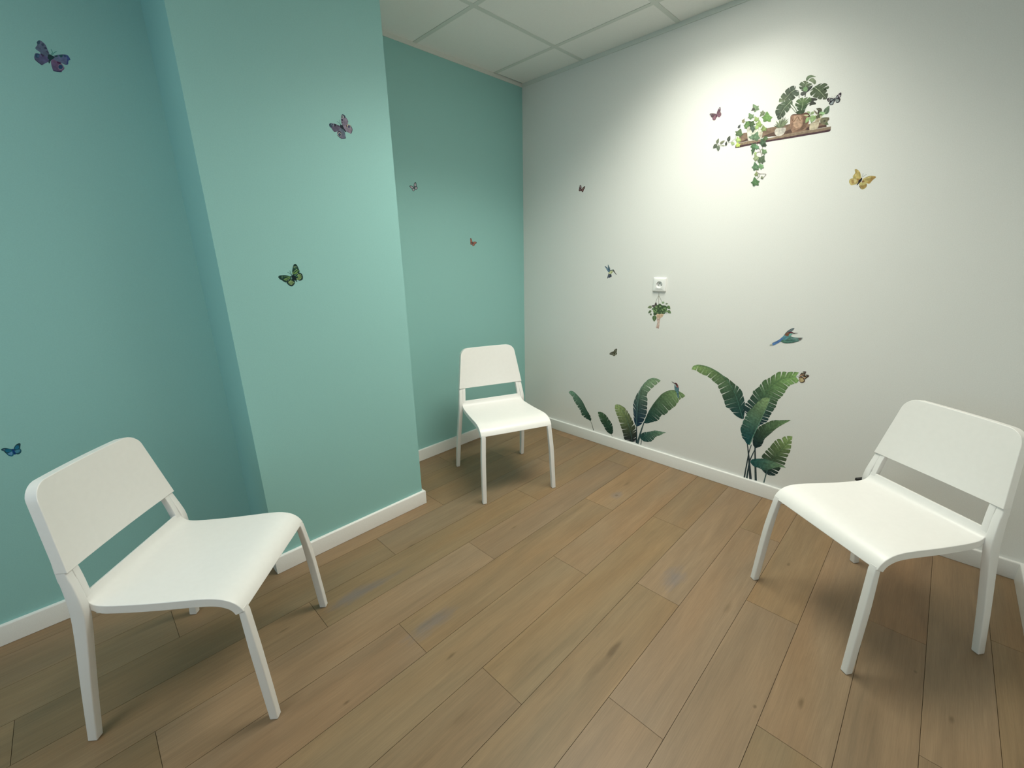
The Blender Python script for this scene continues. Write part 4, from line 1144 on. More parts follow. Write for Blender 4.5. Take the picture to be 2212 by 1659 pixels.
   ["s",[0.372,0.49,0.272],5,2,[109,-65,205,-109]],
   ["p",[0.131,0.221,0.088],[0.166,0.282,0.111],[-121,61,-99,54,-75,59,-58,74,-49,97,-44,122,-41,142,-63,138,-89,131,-112,121,-127,103,-129,80]],
   ["s",[0.372,0.49,0.272],5,2,[-121,61,-49,134]],
   ["p",[0.042,0.079,0.039],[0.052,0.099,0.048],[-130,304,-151,310,-175,305,-191,290,-199,268,-203,243,-205,223,-184,228,-158,235,-137,246,-123,263,-121,286]],
   ["s",[0.372,0.49,0.272],5,2,[-130,304,-197,231]],
   ["p",[0.131,0.221,0.088],[0.166,0.282,0.111],[246,-79,258,-100,282,-115,312,-118,341,-109,370,-94,392,-81,370,-67,341,-52,312,-42,283,-43,258,-58]],
   ["s",[0.372,0.49,0.272],5,2,[246,-79,377,-81]],
   ["p",[0.198,0.31,0.131],[0.252,0.397,0.166],[257,161,279,142,313,135,346,145,373,166,398,195,415,218,386,224,347,230,311,229,280,216,260,189]],
   ["s",[0.372,0.49,0.272],7,2,[257,161,399,212]],
   ["p",[0.281,0.405,0.19],[0.36,0.521,0.242],[-122,232,-139,246,-166,252,-191,245,-213,229,-232,207,-246,189,-223,184,-193,180,-165,180,-141,190,-125,211]],
   ["s",[0.372,0.49,0.272],5,2,[-122,232,-234,193]],
   ["p",[0.281,0.405,0.19],[0.36,0.521,0.242],[113,261,108,285,89,307,61,318,30,317,-3,310,-29,303,-12,284,11,260,37,242,66,236,95,244]],
   ["s",[0.372,0.49,0.272],6,2,[113,261,-15,299]],
   ["p",[0.198,0.31,0.131],[0.252,0.397,0.166],[-198,-34,-222,-27,-249,-32,-269,-49,-279,-74,-285,-102,-288,-125,-264,-121,-234,-113,-208,-101,-192,-81,-188,-55]],
   ["s",[0.372,0.49,0.272],6,2,[-198,-34,-279,-116]],
   ["p",[0.198,0.31,0.131],[0.252,0.397,0.166],[-9,232,10,221,36,218,58,228,76,247,91,270,101,289,78,291,49,292,23,288,2,275,-10,253]],
   ["s",[0.372,0.49,0.272],5,2,[-9,232,90,283]],
   ["p",[0.198,0.31,0.131],[0.252,0.397,0.166],[-309,230,-298,248,-298,271,-310,290,-331,302,-357,311,-378,317,-378,297,-377,271,-371,249,-356,232,-332,226]],
   ["s",[0.372,0.49,0.272],5,2,[-309,230,-371,309]],
   ["p",[0.084,0.155,0.066],[0.105,0.198,0.083],[88,75,67,76,47,67,36,50,34,28,37,5,41,-13,59,-5,80,7,97,21,105,39,101,60]],
   ["s",[0.372,0.49,0.272],5,2,[88,75,46,-5]],
   ["p",[0.131,0.221,0.088],[0.166,0.282,0.111],[-94,-120,-86,-99,-90,-75,-107,-58,-131,-49,-160,-43,-183,-40,-179,-61,-172,-88,-161,-110,-141,-125,-116,-128]],
   ["s",[0.372,0.49,0.272],5,2,[-94,-120,-174,-48]],
   ["p",[0.131,0.221,0.088],[0.166,0.282,0.111],[-155,134,-145,110,-120,91,-88,85,-56,92,-22,105,3,117,-19,134,-49,153,-79,167,-111,168,-139,155]],
   ["s",[0.372,0.49,0.272],6,2,[-155,134,-13,118]],
   ["p",[0.198,0.31,0.131],[0.252,0.397,0.166],[160,147,143,133,136,111,141,91,158,74,180,59,198,48,204,67,211,92,212,115,203,134,182,146]],
   ["s",[0.372,0.49,0.272],5,2,[160,147,194,58]],
   ["p",[0.042,0.079,0.039],[0.052,0.099,0.048],[-151,208,-167,192,-174,169,-167,148,-148,132,-125,117,-105,107,-99,127,-94,153,-94,177,-105,196,-127,208]],
   ["s",[0.372,0.49,0.272],5,2,[-151,208,-110,117]],
   ["p",[0.084,0.155,0.066],[0.105,0.198,0.083],[-246,286,-222,269,-188,264,-157,275,-132,299,-110,328,-95,352,-125,356,-163,359,-199,356,-228,340,-245,313]],
   ["s",[0.372,0.49,0.272],6,2,[-246,286,-110,345]],
   ["p",[0.031,0.059,0.033],[0.038,0.074,0.041],[-12,-72,-1,-44,-6,-11,-28,13,-61,27,-100,35,-131,39,-126,10,-117,-26,-103,-57,-77,-78,-42,-82]],
   ["s",[0.372,0.49,0.272],7,2,[-12,-72,-119,28]],
   ["p",[0.084,0.155,0.066],[0.105,0.198,0.083],[-313,133,-341,154,-382,160,-420,147,-450,119,-477,84,-496,55,-460,50,-414,46,-371,50,-336,68,-315,101]],
   ["s",[0.372,0.49,0.272],8,2,[-313,133,-478,63]],
   ["p",[0.031,0.059,0.033],[0.038,0.074,0.041],[371,-54,342,-50,311,-61,293,-84,287,-115,287,-149,289,-176,316,-167,349,-152,376,-134,390,-108,387,-78]],
   ["s",[0.372,0.49,0.272],7,2,[371,-54,298,-164]],
   ["p",[0.042,0.079,0.039],[0.052,0.099,0.048],[-97,133,-121,113,-132,83,-123,54,-100,31,-69,10,-44,-5,-34,22,-25,56,-23,88,-36,115,-65,132]],
   ["s",[0.372,0.49,0.272],7,2,[-97,133,-49,9]],
   ["p",[0.169,0.213,0.119],[0.215,0.272,0.151],[-478,231,-516,268,-576,285,-634,272,-684,235,-730,186,-763,145,-710,130,-641,115,-577,112,-522,133,-485,180]],
   ["s",[0.372,0.465,0.281],12,3,[-478,231,-734,153]],
   ["p",[0.125,0.169,0.098],[0.158,0.215,0.124],[-505,-3,-550,9,-604,-3,-646,-37,-671,-86,-688,-142,-698,-187,-650,-176,-589,-159,-537,-134,-502,-95,-491,-45]],
   ["s",[0.372,0.465,0.281],10,3,[-505,-3,-678,-169]],
   ["p",[0.108,0.137,0.079],[0.137,0.173,0.099],[-537,-186,-561,-207,-573,-237,-564,-264,-540,-285,-507,-303,-480,-316,-470,-289,-460,-255,-458,-224,-472,-199,-503,-185]],
   ["s",[0.372,0.465,0.281],8,2,[-537,-186,-486,-303]],
   ["p",[0.088,0.143,0.059],[0.111,0.181,0.074],[-267,-282,-341,-314,-395,-381,-401,-458,-366,-535,-311,-612,-263,-669,-216,-609,-162,-531,-129,-453,-137,-376,-192,-312]],
   ["s",[0.372,0.465,0.281],18,5,[-267,-282,-263,-630]],
   ["p",[0.084,0.066,0.07],[0.105,0.083,0.089],[-243,267,-202,286,-172,328,-167,379,-184,430,-212,482,-237,521,-264,484,-295,434,-315,384,-312,332,-284,288]],
   ["s",[0.372,0.465,0.281],10,3,[-243,267,-238,496]],
   ["p",[0.093,0.079,0.084],[0.117,0.099,0.105],[-264,244,-275,288,-310,325,-359,339,-413,331,-469,313,-513,296,-481,263,-438,224,-392,196,-342,189,-293,209]],
   ["s",[0.372,0.465,0.281],11,3,[-264,244,-488,291]],
   ["p",[0.229,0.32,0.19],[0.293,0.41,0.242],[139,476,170,452,211,444,244,457,267,487,285,526,296,557,261,565,217,571,177,569,147,550,134,514]],
   ["s",[0.372,0.465,0.281],9,3,[139,476,281,549]],
   ["p",[0.198,0.254,0.169],[0.252,0.325,0.215],[372,439,392,417,423,406,453,411,479,430,503,456,520,478,493,488,458,498,424,502,395,491,376,467]],
   ["s",[0.372,0.465,0.281],7,2,[372,439,505,474]],
   ["p",[0.093,0.162,0.066],[0.117,0.206,0.083],[490,333,469,282,477,226,514,187,570,169,636,160,688,158,681,207,668,269,644,321,601,352,542,356]],
   ["s",[0.372,0.465,0.281],13,4,[490,333,668,175]],
   ["p",[0.108,0.169,0.079],[0.137,0.215,0.099],[535,59,527,8,546,-45,589,-77,647,-88,712,-87,763,-83,746,-37,720,20,687,67,639,91,581,87]],
   ["s",[0.372,0.465,0.281],12,4,[535,59,741,-69]],
   ["p",[0.098,0.155,0.088],[0.124,0.198,0.111],[314,-29,308,-62,316,-92,337,-106,367,-105,402,-96,429,-87,421,-61,410,-29,394,-4,370,5,339,-6]],
   ["s",[0.372,0.465,0.281],8,2,[314,-29,417,-81]],
   ["p",[0.055,0.119,0.113],[0.069,0.151,0.144],[488,-17,478,-28,473,-49,475,-74,483,-98,494,-122,503,-140,507,-121,512,-95,514,-70,510,-46,500,-25]],
   ["s",[0.372,0.465,0.281],3,2,[488,-17,501,-127]],
  ]),
 ]),
 dict(name='plant_shelf_sticker', wall='W', at=(1.5832, 1.8339), label='wall sticker of a wooden shelf with potted plants and trailing ivy', group=None, parts=[
  ('shelf_board', None, [
   ["q",[0.25,0.171,0.123],[0.215,0.143,0.1],[-1244,-61,-1269,98,-1270,197,-1103,331,-938,322,-272,343,16,345,289,345,684,328,873,336,1637,176,2011,180,2297,46,2319,-61,1908,-60,1338,-77,742,-85,436,-96,65,-16,-804,-49]],
   ["q",[0.096,0.056,0.047],0,[-1227,-59,-888,63,-841,-44,-1032,-54]],
   ["q",[0.113,0.069,0.056],0,[-231,38,256,127,373,-41,48,-45]],
   ["q",[0.104,0.062,0.05],0,[710,71,926,112,1017,-38,686,-48]],
   ["q",[0.088,0.045,0.039],0,[1513,-20,1649,94,1687,-63]],
   ["q",[0.1,0.053,0.045],0,[1988,28,2301,26,2319,-61,1992,-61]],
   ["s",[0.133,0.084,0.059],11,11,[-229,186,37,189,290,183]],
   ["s",[0.356,0.25,0.177],18,18,[-244,295,24,286,254,295]],
   ["s",[0.128,0.08,0.059],11,11,[691,280,791,281,882,273]],
  ]),
  ('shelf_edge', None, [
   ["q",[0.288,0.215,0.148],[0.25,0.183,0.133],[-1294,-75,-872,-62,-149,-93,436,-96,992,-74,1529,-63,2003,-73,2480,-73,2494,-216,1931,-208,1010,-200,451,-204,-697,-200,-1278,-211]],
   ["q",[0.073,0.035,0.045],0,[-1403,-190,-1164,-191,-699,-186,-139,-167,448,-182,1008,-185,1547,-182,2022,-195,2489,-186,2488,-244,2447,-270,1940,-269,1019,-264,458,-257,-128,-249,-689,-267,-1257,-287,-1407,-279]],
   ["s",[0.422,0.338,0.236],9,9,[437,-107,1532,-78,2462,-84]],
  ]),
  ('leaf', 'dark green split leaves of the tall potted plant', [
   ["l",[0.073,0.096,0.076],[0.177,0.222,0.133],[869,1692,745,1637,619,1510,465,1387,286,1342],[882,1724,880,1820,795,1874,642,1854,486,1759,340,1575,283,1453,282,1349],[883,1676,1047,1601,1046,1447,919,1344,820,1282,658,1234,463,1314,290,1331],5,0.1,0.3,0.34,31,[0.506,0.587,0.393],15],
   ["l",[0.113,0.16,0.1],[0.045,0.053,0.047],[795,1288,712,1197,582,1079,480,928,361,623],[782,1339,584,1324,309,1262,183,1042,227,845,297,717,352,593],[840,1248,857,1128,792,972,701,844,584,721,496,639,368,587],5,0.1,0.3,0.34,32,[0.506,0.587,0.393],15],
   ["p",[0.133,0.189,0.123],[0.189,0.25,0.148],[1265,1937,1245,2035,1296,2115,1397,2126,1481,2093,1618,2004,1503,2018,1401,2019,1341,1964,1301,1928]],
   ["p",[0.208,0.257,0.165],0,[1347,1928,1429,1989,1508,1986,1587,1914,1645,1830,1652,1748,1606,1713,1538,1787,1435,1871]],
   ["l",[0.073,0.1,0.069],[0.189,0.243,0.143],[1293,1519,1281,1675,1276,1899],[1231,1546,1149,1589,1059,1682,1000,1826,1058,1930,1170,1959,1265,1937],[1327,1523,1403,1552,1483,1626,1553,1691,1507,1772,1395,1835,1291,1919],4,0.1,0.3,0.34,33,[0.506,0.587,0.393],15],
   ["p",[0.039,0.045,0.045],0,[1396,1601,1549,1715,1531,1615,1442,1519,1336,1462,1307,1504]],
   ["p",[0.183,0.304,0.154],0,[1374,1594,1366,1537,1327,1510,1271,1523,1220,1572,1194,1637,1202,1694,1242,1721,1297,1708,1348,1659]],
   ["l",[0.1,0.143,0.08],[0.069,0.08,0.056],[1603,1620,1777,1474,1952,1282,2144,1040],[1597,1622,1470,1489,1525,1311,1623,1230,1745,1172,1906,1077,2032,1048,2140,1029],[1665,1623,1756,1687,1978,1684,2139,1547,2165,1432,2034,1464,2148,1327,2171,1161,2146,1040],5,0.1,0.3,0.34,34,[0.506,0.587,0.393],15],
   ["p",[0.088,0.096,0.088],0,[1117,1525,1231,1546,1353,1505,1321,1406,1210,1373,1120,1430]],
   ["p",[0.045,0.05,0.042],0,[1556,1222,1771,1149,1800,1072,1658,1075,1781,970,1777,924,1623,929,1533,916,1548,1046]],
   ["l",[0.037,0.073,0.039],[0.171,0.257,0.113],[1236,719,1264,930,1260,1230],[1213,711,1118,792,1063,925,979,1029,977,1211,1093,1292,1236,1313],[1262,701,1374,738,1428,882,1493,987,1579,1027,1593,1142,1479,1275,1273,1263],5,0.1,0.3,0.34,35,[0.506,0.587,0.393],15],
  ]),
  ('plant_stem', None, [
   ["s",[0.128,0.177,0.104],28,28,[829,1135,989,941,1101,747]],
   ["s",[0.16,0.208,0.123],23,23,[821,1027,953,864,1048,746]],
   ["s",[0.088,0.123,0.076],23,23,[1027,1583,1089,1317]],
   ["s",[0.056,0.066,0.053],37,37,[1312,1467,1314,1301]],
   ["p",[0.045,0.073,0.039],0,[1038,773,1127,815,1272,796,1398,733,1363,656,1100,674]],
  ]),
  ('plant_pot', 'terracotta pot with a zigzag band', [
   ["p",[0.321,0.195,0.138],[0.28,0.16,0.113],[846,635,864,682,949,710,1048,702,1269,652,1381,678,1467,675,1576,583,1616,506,1590,422,1621,278,1586,136,1510,1,1334,-51,1136,-42,1022,-39,964,54,908,167,867,429]],
   ["p",[0.113,0.062,0.042],0,[854,679,939,712,1048,702,1259,654,1381,678,1519,644,1624,514,1507,597,1294,617,1033,669]],
   ["p",[0.452,0.296,0.208],0,[979,638,1235,625,1314,479,1380,226,1310,109,1134,113,1017,237]],
   ["p",[0.165,0.1,0.069],0,[1349,571,1476,485,1484,305,1576,267,1511,61,1330,-25,1072,-7,1315,78,1397,243]],
   ["s",[0.189,0.1,0.059],25,25,[874,609,1012,410,1131,572,1263,400,1350,561]],
  ]),
  ('plant_pot', 'small round white pot', [
   ["p",[0.599,0.563,0.506],[0.506,0.463,0.422],[326,265,446,252,704,220,728,152,726,81,679,-24,595,-81,452,-84,363,-44,297,57,276,134,291,215]],
  ]),
  ('plant_pot', 'tall white pot', [
   ["p",[0.701,0.701,0.599],0,[-968,465,-944,525,-870,554,-784,494,-532,424,-254,286,-246,189,-256,-22,-425,-67,-621,-81,-803,-57,-871,34,-895,136]],
   ["p",[0.506,0.463,0.402],0,[-961,474,-881,556,-806,487,-776,342,-879,448,-913,368]],
   ["p",[0.551,0.495,0.402],0,[-367,244,-259,245,-263,-10,-414,17]],
  ]),
  ('plant_pot', 'small cream pot', [
   ["p",[0.599,0.528,0.393],[0.528,0.452,0.338],[1681,197,1835,235,2012,234,2017,140,2010,4,1982,-55,1838,-91,1712,-72,1679,-31,1669,100]],
   ["p",[0.452,0.374,0.265],0,[1835,235,1868,327,1937,361,2041,345,2054,289,2013,229]],
   ["s",[0.154,0.118,0.08],14,14,[1708,206,1867,209,2014,219]],
  ]),
  ('plant_pot', 'olive grey pot at the right end', [
   ["p",[0.189,0.177,0.113],0,[2046,193,2054,318,2217,331,2345,292,2338,192,2318,119,2374,21,2265,23,2107,93]],
   ["p",[0.073,0.076,0.053],0,[2138,194,2186,233,2254,209,2227,147]],
   ["p",[0.096,0.133,0.069],0,[2213,62,2301,142,2383,19,2302,16]],
  ]),
  ('leaf', 'spiky grey green succulent leaves', [
   ["p",[0.113,0.138,0.088],[0.144,0.176,0.111],[476,262,457,289,412,324,357,353,300,373,242,389,198,399,238,368,291,329,345,294,401,268,450,257]],
   ["p",[0.113,0.138,0.088],[0.144,0.176,0.111],[476,262,467,290,436,333,392,373,343,408,292,439,252,461,280,423,318,375,358,330,404,291,449,266]],
   ["p",[0.189,0.229,0.143],[0.242,0.293,0.183],[476,262,473,296,446,358,404,427,354,493,300,557,258,605,282,549,315,477,352,405,396,337,444,284]],
   ["p",[0.189,0.229,0.143],[0.242,0.293,0.183],[476,262,480,287,468,335,441,389,406,440,367,490,336,527,347,485,364,429,385,374,414,321,449,279]],
   ["p",[0.189,0.229,0.143],[0.242,0.293,0.183],[476,262,487,291,486,355,472,432,448,510,419,589,396,649,397,592,400,517,408,441,425,363,451,295]],
   ["p",[0.189,0.229,0.143],[0.242,0.293,0.183],[476,262,494,290,508,357,510,441,502,528,489,616,478,683,466,624,453,545,444,463,445,378,458,302]],
   ["p",[0.113,0.138,0.088],[0.144,0.176,0.111],[476,262,501,288,530,355,550,441,560,532,565,625,568,695,543,636,512,557,485,475,468,387,465,306]],
   ["p",[0.113,0.138,0.088],[0.144,0.176,0.111],[476,262,507,283,550,344,587,425,614,511,637,600,653,667,616,615,568,542,525,467,491,384,473,307]],
   ["p",[0.189,0.229,0.143],[0.242,0.293,0.183],[476,262,511,271,564,311,614,368,655,432,693,500,719,552,673,518,614,471,558,420,511,360,480,300]],
   ["p",[0.189,0.229,0.143],[0.242,0.293,0.183],[476,262,510,261,564,281,618,317,664,361,706,409,736,447,689,430,628,405,570,375,518,337,483,293]],
   ["p",[0.113,0.138,0.088],[0.144,0.176,0.111],[476,262,506,252,555,254,604,269,648,295,689,325,718,349,675,347,619,343,566,333,518,314,485,287]],
   ["p",[0.171,0.208,0.123],[0.219,0.267,0.157],[451,244,484,262,534,316,583,388,625,466,663,546,690,607,646,560,589,496,535,429,488,355,457,285]],
   ["p",[0.171,0.208,0.123],[0.219,0.267,0.157],[451,244,490,258,558,306,627,372,689,444,747,519,789,576,731,535,655,478,582,418,515,350,466,284]],
   ["p",[0.171,0.208,0.123],[0.219,0.267,0.157],[451,244,490,251,559,284,630,332,695,388,756,447,801,493,742,465,665,425,590,382,520,330,468,278]],
   ["p",[0.171,0.208,0.123],[0.219,0.267,0.157],[451,244,489,246,556,270,627,309,692,355,753,404,798,443,740,422,664,393,590,360,521,319,469,274]],
  ]),
  ('leaf', 'small pale green trailing leaves on the right', [
   ["p",[0.273,0.356,0.183],[0.35,0.458,0.234],[1617,623,1609,652,1585,682,1555,700,1522,707,1488,707,1463,705,1483,679,1511,646,1540,620,1571,606,1600,608]],
   ["s",[0.422,0.506,0.304],6,2,[1617,623,1478,697]],
   ["p",[0.25,0.329,0.165],[0.321,0.424,0.211],[1754,643,1724,660,1686,662,1657,645,1639,613,1627,575,1619,544,1652,543,1694,545,1730,553,1755,575,1764,610]],
   ["s",[0.422,0.506,0.304],7,2,[1754,643,1633,554]],
   ["p",[0.073,0.05,0.035],[0.092,0.063,0.043],[1531,563,1524,535,1531,502,1552,478,1582,465,1616,456,1643,451,1636,480,1626,516,1611,547,1587,567,1557,573]],
   ["s",[0.422,0.506,0.304],8,2,[1531,563,1632,462]],
   ["p",[0.452,0.506,0.304],[0.584,0.653,0.391],[1575,524,1557,546,1521,568,1479,582,1438,588,1396,588,1365,588,1398,568,1440,543,1483,523,1525,512,1559,513]],
   ["s",[0.422,0.506,0.304],4,2,[1575,524,1386,581]],
   ["p",[0.25,0.383,0.165],[0.321,0.494,0.211],[1594,461,1550,472,1507,456,1482,416,1477,361,1481,299,1487,250,1526,265,1573,287,1610,317,1628,362,1621,417]],
   ["s",[0.422,0.506,0.304],10,3,[1594,461,1498,271]],
   ["p",[0.25,0.365,0.165],[0.321,0.47,0.211],[1757,506,1694,514,1643,487,1627,432,1644,360,1677,279,1706,216,1751,241,1804,277,1840,321,1845,381,1811,452]],
   ["s",[0.422,0.506,0.304],15,4,[1757,506,1711,246]],
   ["p",[0.236,0.329,0.133],[0.302,0.424,0.169],[1864,474,1831,481,1801,469,1786,440,1787,401,1795,356,1804,320,1830,331,1863,347,1887,369,1897,402,1887,442]],
   ["s",[0.422,0.506,0.304],8,2,[1864,474,1810,335]],
   ["p",[0.062,0.056,0.042],[0.079,0.071,0.053],[2054,618,2041,665,2006,713,1958,744,1907,754,1853,755,1812,752,1844,709,1887,656,1932,613,1981,589,2027,593]],
   ["s",[0.422,0.506,0.304],10,3,[2054,618,1836,739]],
   ["p",[0.053,0.047,0.035],[0.067,0.059,0.043],[1964,482,2005,484,2034,508,2038,549,2021,599,1993,652,1969,694,1943,672,1913,641,1894,606,1897,562,1925,515]],
   ["s",[0.422,0.506,0.304],10,3,[1964,482,1968,673]],
   ["p",[0.1,0.148,0.1],[0.127,0.19,0.127],[2169,459,2229,447,2285,472,2313,529,2315,605,2303,691,2290,758,2240,736,2181,703,2134,659,2114,596,2130,518]],
   ["s",[0.422,0.506,0.304],14,4,[2169,459,2278,728]],
   ["p",[0.25,0.402,0.202],[0.321,0.519,0.259],[1952,504,1986,456,2037,422,2084,418,2122,439,2156,474,2181,504,2136,535,2079,569,2027,591,1982,587,1955,552]],
   ["s",[0.422,0.506,0.304],12,3,[1952,504,2158,504]],
   ["p",[0.076,0.096,0.045],[0.097,0.122,0.056],[1932,392,1968,365,2011,355,2044,369,2063,401,2077,442,2085,476,2047,485,2000,493,1958,491,1930,471,1921,432]],
   ["s",[0.422,0.506,0.304],9,3,[1932,392,2070,468]],
   ["p",[0.154,0.128,0.096],[0.197,0.163,0.122],[1917,492,1913,520,1889,566,1852,612,1808,652,1761,690,1724,718,1746,677,1776,625,1809,575,1848,531,1890,500]],
   ["s",[0.422,0.506,0.304],5,2,[1917,492,1744,695]],
   ["p",[0.066,0.059,0.03],[0.083,0.075,0.038],[1884,343,1915,338,1944,352,1960,383,1962,423,1958,468,1952,504,1926,492,1894,473,1869,449,1858,415,1864,374]],
   ["s",[0.422,0.506,0.304],7,2,[1884,343,1945,488]],
   ["p",[0.073,0.053,0.032],[0.092,0.067,0.04],[2330,184,2350,185,2365,199,2371,223,2366,251,2356,282,2347,306,2333,294,2317,276,2305,256,2303,231,2313,203]],
   ["s",[0.422,0.506,0.304],5,2,[2330,184,2345,294]],
   ["p",[0.661,0.623,0.452],0,[2095,382,2091,358,2072,346,2046,351,2022,372,2009,400,2013,425,2032,437,2059,431,2082,410]],
  ]),
  ('leaf', 'ivy leaves over the tall white pot', [
   ["p",[0.154,0.222,0.128],[0.22,0.319,0.182],[-632,1213,-652,1166,-719,1148,-762,1224,-858,1267,-815,1322,-820,1392,-823,1508,-703,1434,-634,1387,-551,1379,-564,1296,-512,1224,-571,1196]],
   ["s",[0.273,0.396,0.225],13,4,[-690,1302,-775,1434]],
   ["s",[0.273,0.396,0.225],13,4,[-690,1302,-791,1285]],
   ["s",[0.273,0.396,0.225],13,4,[-690,1302,-610,1351]],
   ["s",[0.273,0.396,0.225],13,4,[-690,1302,-702,1200]],
   ["s",[0.273,0.396,0.225],13,4,[-690,1302,-576,1246]],
   ["p",[0.056,0.059,0.047],[0.079,0.083,0.066],[-731,1294,-704,1281,-688,1251,-725,1240,-739,1204,-773,1228,-810,1232,-874,1242,-845,1286,-827,1311,-830,1345,-784,1331,-749,1346,-728,1318]],
   ["s",[0.096,0.102,0.081],7,2,[-774,1278,-838,1255]],
   ["s",[0.096,0.102,0.081],7,2,[-774,1278,-755,1234]],
   ["s",[0.096,0.102,0.081],7,2,[-774,1278,-809,1317]],
   ["s",[0.096,0.102,0.081],7,2,[-774,1278,-718,1263]],
   ["s",[0.096,0.102,0.081],7,2,[-774,1278,-755,1321]],
   ["p",[0.148,0.222,0.123],[0.212,0.319,0.175],[-798,912,-815,872,-872,856,-909,920,-990,956,-953,1003,-958,1063,-960,1162,-858,1100,-799,1060,-729,1054,-740,983,-696,922,-746,898]],
   ["s",[0.263,0.396,0.216],11,4,[-847,987,-920,1099]],
   ["s",[0.263,0.396,0.216],11,4,[-847,987,-933,972]],
   ["s",[0.263,0.396,0.216],11,4,[-847,987,-779,1029]],
   ["s",[0.263,0.396,0.216],11,4,[-847,987,-857,900]],
   ["s",[0.263,0.396,0.216],11,4,[-847,987,-750,941]],
   ["p",[0.202,0.195,0.113],[0.29,0.281,0.162],[-1181,811,-1207,805,-1240,825,-1226,864,-1245,914,-1207,914,-1181,937,-1136,972,-1119,904,-1111,864,-1083,829,-1121,809,-1130,768,-1164,782]],
   ["s",[0.359,0.348,0.199],8,3,[-1167,860,-1147,932]],
   ["s",[0.359,0.348,0.199],8,3,[-1167,860,-1212,894]],
   ["s",[0.359,0.348,0.199],8,3,[-1167,860,-1117,843]],
   ["s",[0.359,0.348,0.199],8,3,[-1167,860,-1212,834]],
   ["s",[0.359,0.348,0.199],8,3,[-1167,860,-1145,799]],
   ["p",[0.059,0.066,0.066],[0.083,0.093,0.093],[-1358,614,-1382,611,-1407,631,-1386,663,-1392,707,-1359,704,-1332,721,-1284,747,-1284,688,-1286,653,-1268,621,-1306,608,-1322,573,-1349,588]],
   ["s",[0.102,0.113,0.113],7,2,[-1335,655,-1303,714]],
   ["s",[0.102,0.113,0.113],7,2,[-1335,655,-1368,687]],
   ["s",[0.102,0.113,0.113],7,2,[-1335,655,-1295,636]],
   ["s",[0.102,0.113,0.113],7,2,[-1335,655,-1381,636]],
   ["s",[0.102,0.113,0.113],7,2,[-1335,655,-1330,601]],
   ["p",[0.096,0.143,0.073],[0.136,0.205,0.103],[-1323,265,-1385,262,-1469,310,-1442,379,-1498,477,-1404,465,-1346,499,-1243,550,-1191,419,-1165,342,-1090,269,-1178,244,-1192,170,-1277,207]],
   ["s",[0.168,0.253,0.126],14,5,[-1298,352,-1263,479]],
   ["s",[0.168,0.253,0.126],14,5,[-1298,352,-1414,429]],
   ["s",[0.168,0.253,0.126],14,5,[-1298,352,-1174,306]],
   ["s",[0.168,0.253,0.126],14,5,[-1298,352,-1404,318]],
   ["s",[0.168,0.253,0.126],14,5,[-1298,352,-1236,233]],
   ["p",[0.133,0.165,0.1],[0.19,0.237,0.142],[-306,1071,-265,1064,-227,1024,-267,986,-264,918,-320,938,-369,924,-454,905,-444,993,-435,1044,-460,1100,-393,1103,-359,1147,-316,1112]],
   ["s",[0.234,0.293,0.175],11,4,[-351,1021,-417,946]],
   ["s",[0.234,0.293,0.175],11,4,[-351,1021,-301,958]],
   ["s",[0.234,0.293,0.175],11,4,[-351,1021,-416,1065]],
   ["s",[0.234,0.293,0.175],11,4,[-351,1021,-271,1028]],
   ["s",[0.234,0.293,0.175],11,4,[-351,1021,-352,1102]],
   ["p",[0.133,0.243,0.08],[0.19,0.35,0.113],[-112,667,-171,637,-273,664,-279,763,-378,866,-282,887,-241,955,-165,1062,-55,915,6,828,111,765,37,698,58,598,-41,611]],
   ["s",[0.234,0.434,0.139],16,5,[-128,787,-152,963]],
   ["s",[0.234,0.434,0.139],16,5,[-128,787,-275,838]],
   ["s",[0.234,0.434,0.139],16,5,[-128,787,12,779]],
   ["s",[0.234,0.434,0.139],16,5,[-128,787,-215,701]],
   ["s",[0.234,0.434,0.139],16,5,[-128,787,-13,660]],
   ["p",[0.25,0.329,0.133],[0.36,0.477,0.19],[-542,752,-556,718,-604,704,-635,759,-704,789,-673,830,-677,880,-679,965,-593,913,-543,879,-483,874,-493,814,-455,762,-498,741]],
   ["s",[0.447,0.593,0.234],9,3,[-583,817,-645,912]],
   ["s",[0.447,0.593,0.234],9,3,[-583,817,-656,803]],
   ["s",[0.447,0.593,0.234],9,3,[-583,817,-526,853]],
   ["s",[0.447,0.593,0.234],9,3,[-583,817,-592,742]],
   ["s",[0.447,0.593,0.234],9,3,[-583,817,-501,777]],
   ["p",[0.059,0.096,0.045],[0.083,0.136,0.062],[-807,761,-760,783,-680,762,-676,687,-600,608,-675,591,-707,538,-768,453,-855,567,-902,635,-987,684,-926,737,-942,815,-863,804]],
   ["s",[0.102,0.168,0.076],13,4,[-795,668,-778,530]],
   ["s",[0.102,0.168,0.076],13,4,[-795,668,-680,629]],
   ["s",[0.102,0.168,0.076],13,4,[-795,668,-907,674]],
   ["s",[0.102,0.168,0.076],13,4,[-795,668,-726,734]],
   ["s",[0.102,0.168,0.076],13,4,[-795,668,-886,766]],
   ["p",[0.088,0.16,0.059],[0.124,0.228,0.083],[-907,724,-862,696,-829,638,-881,623,-891,558,-949,607,-1006,620,-1105,649,-1075,726,-1055,769,-1071,834,-997,802,-950,824,-910,769]],
   ["s",[0.153,0.283,0.102],10,3,[-967,702,-1055,668]],
   ["s",[0.153,0.283,0.102],10,3,[-967,702,-924,616]],
   ["s",[0.153,0.283,0.102],10,3,[-967,702,-1030,779]],
   ["s",[0.153,0.283,0.102],10,3,[-967,702,-877,665]],
   ["s",[0.153,0.283,0.102],10,3,[-967,702,-951,779]],
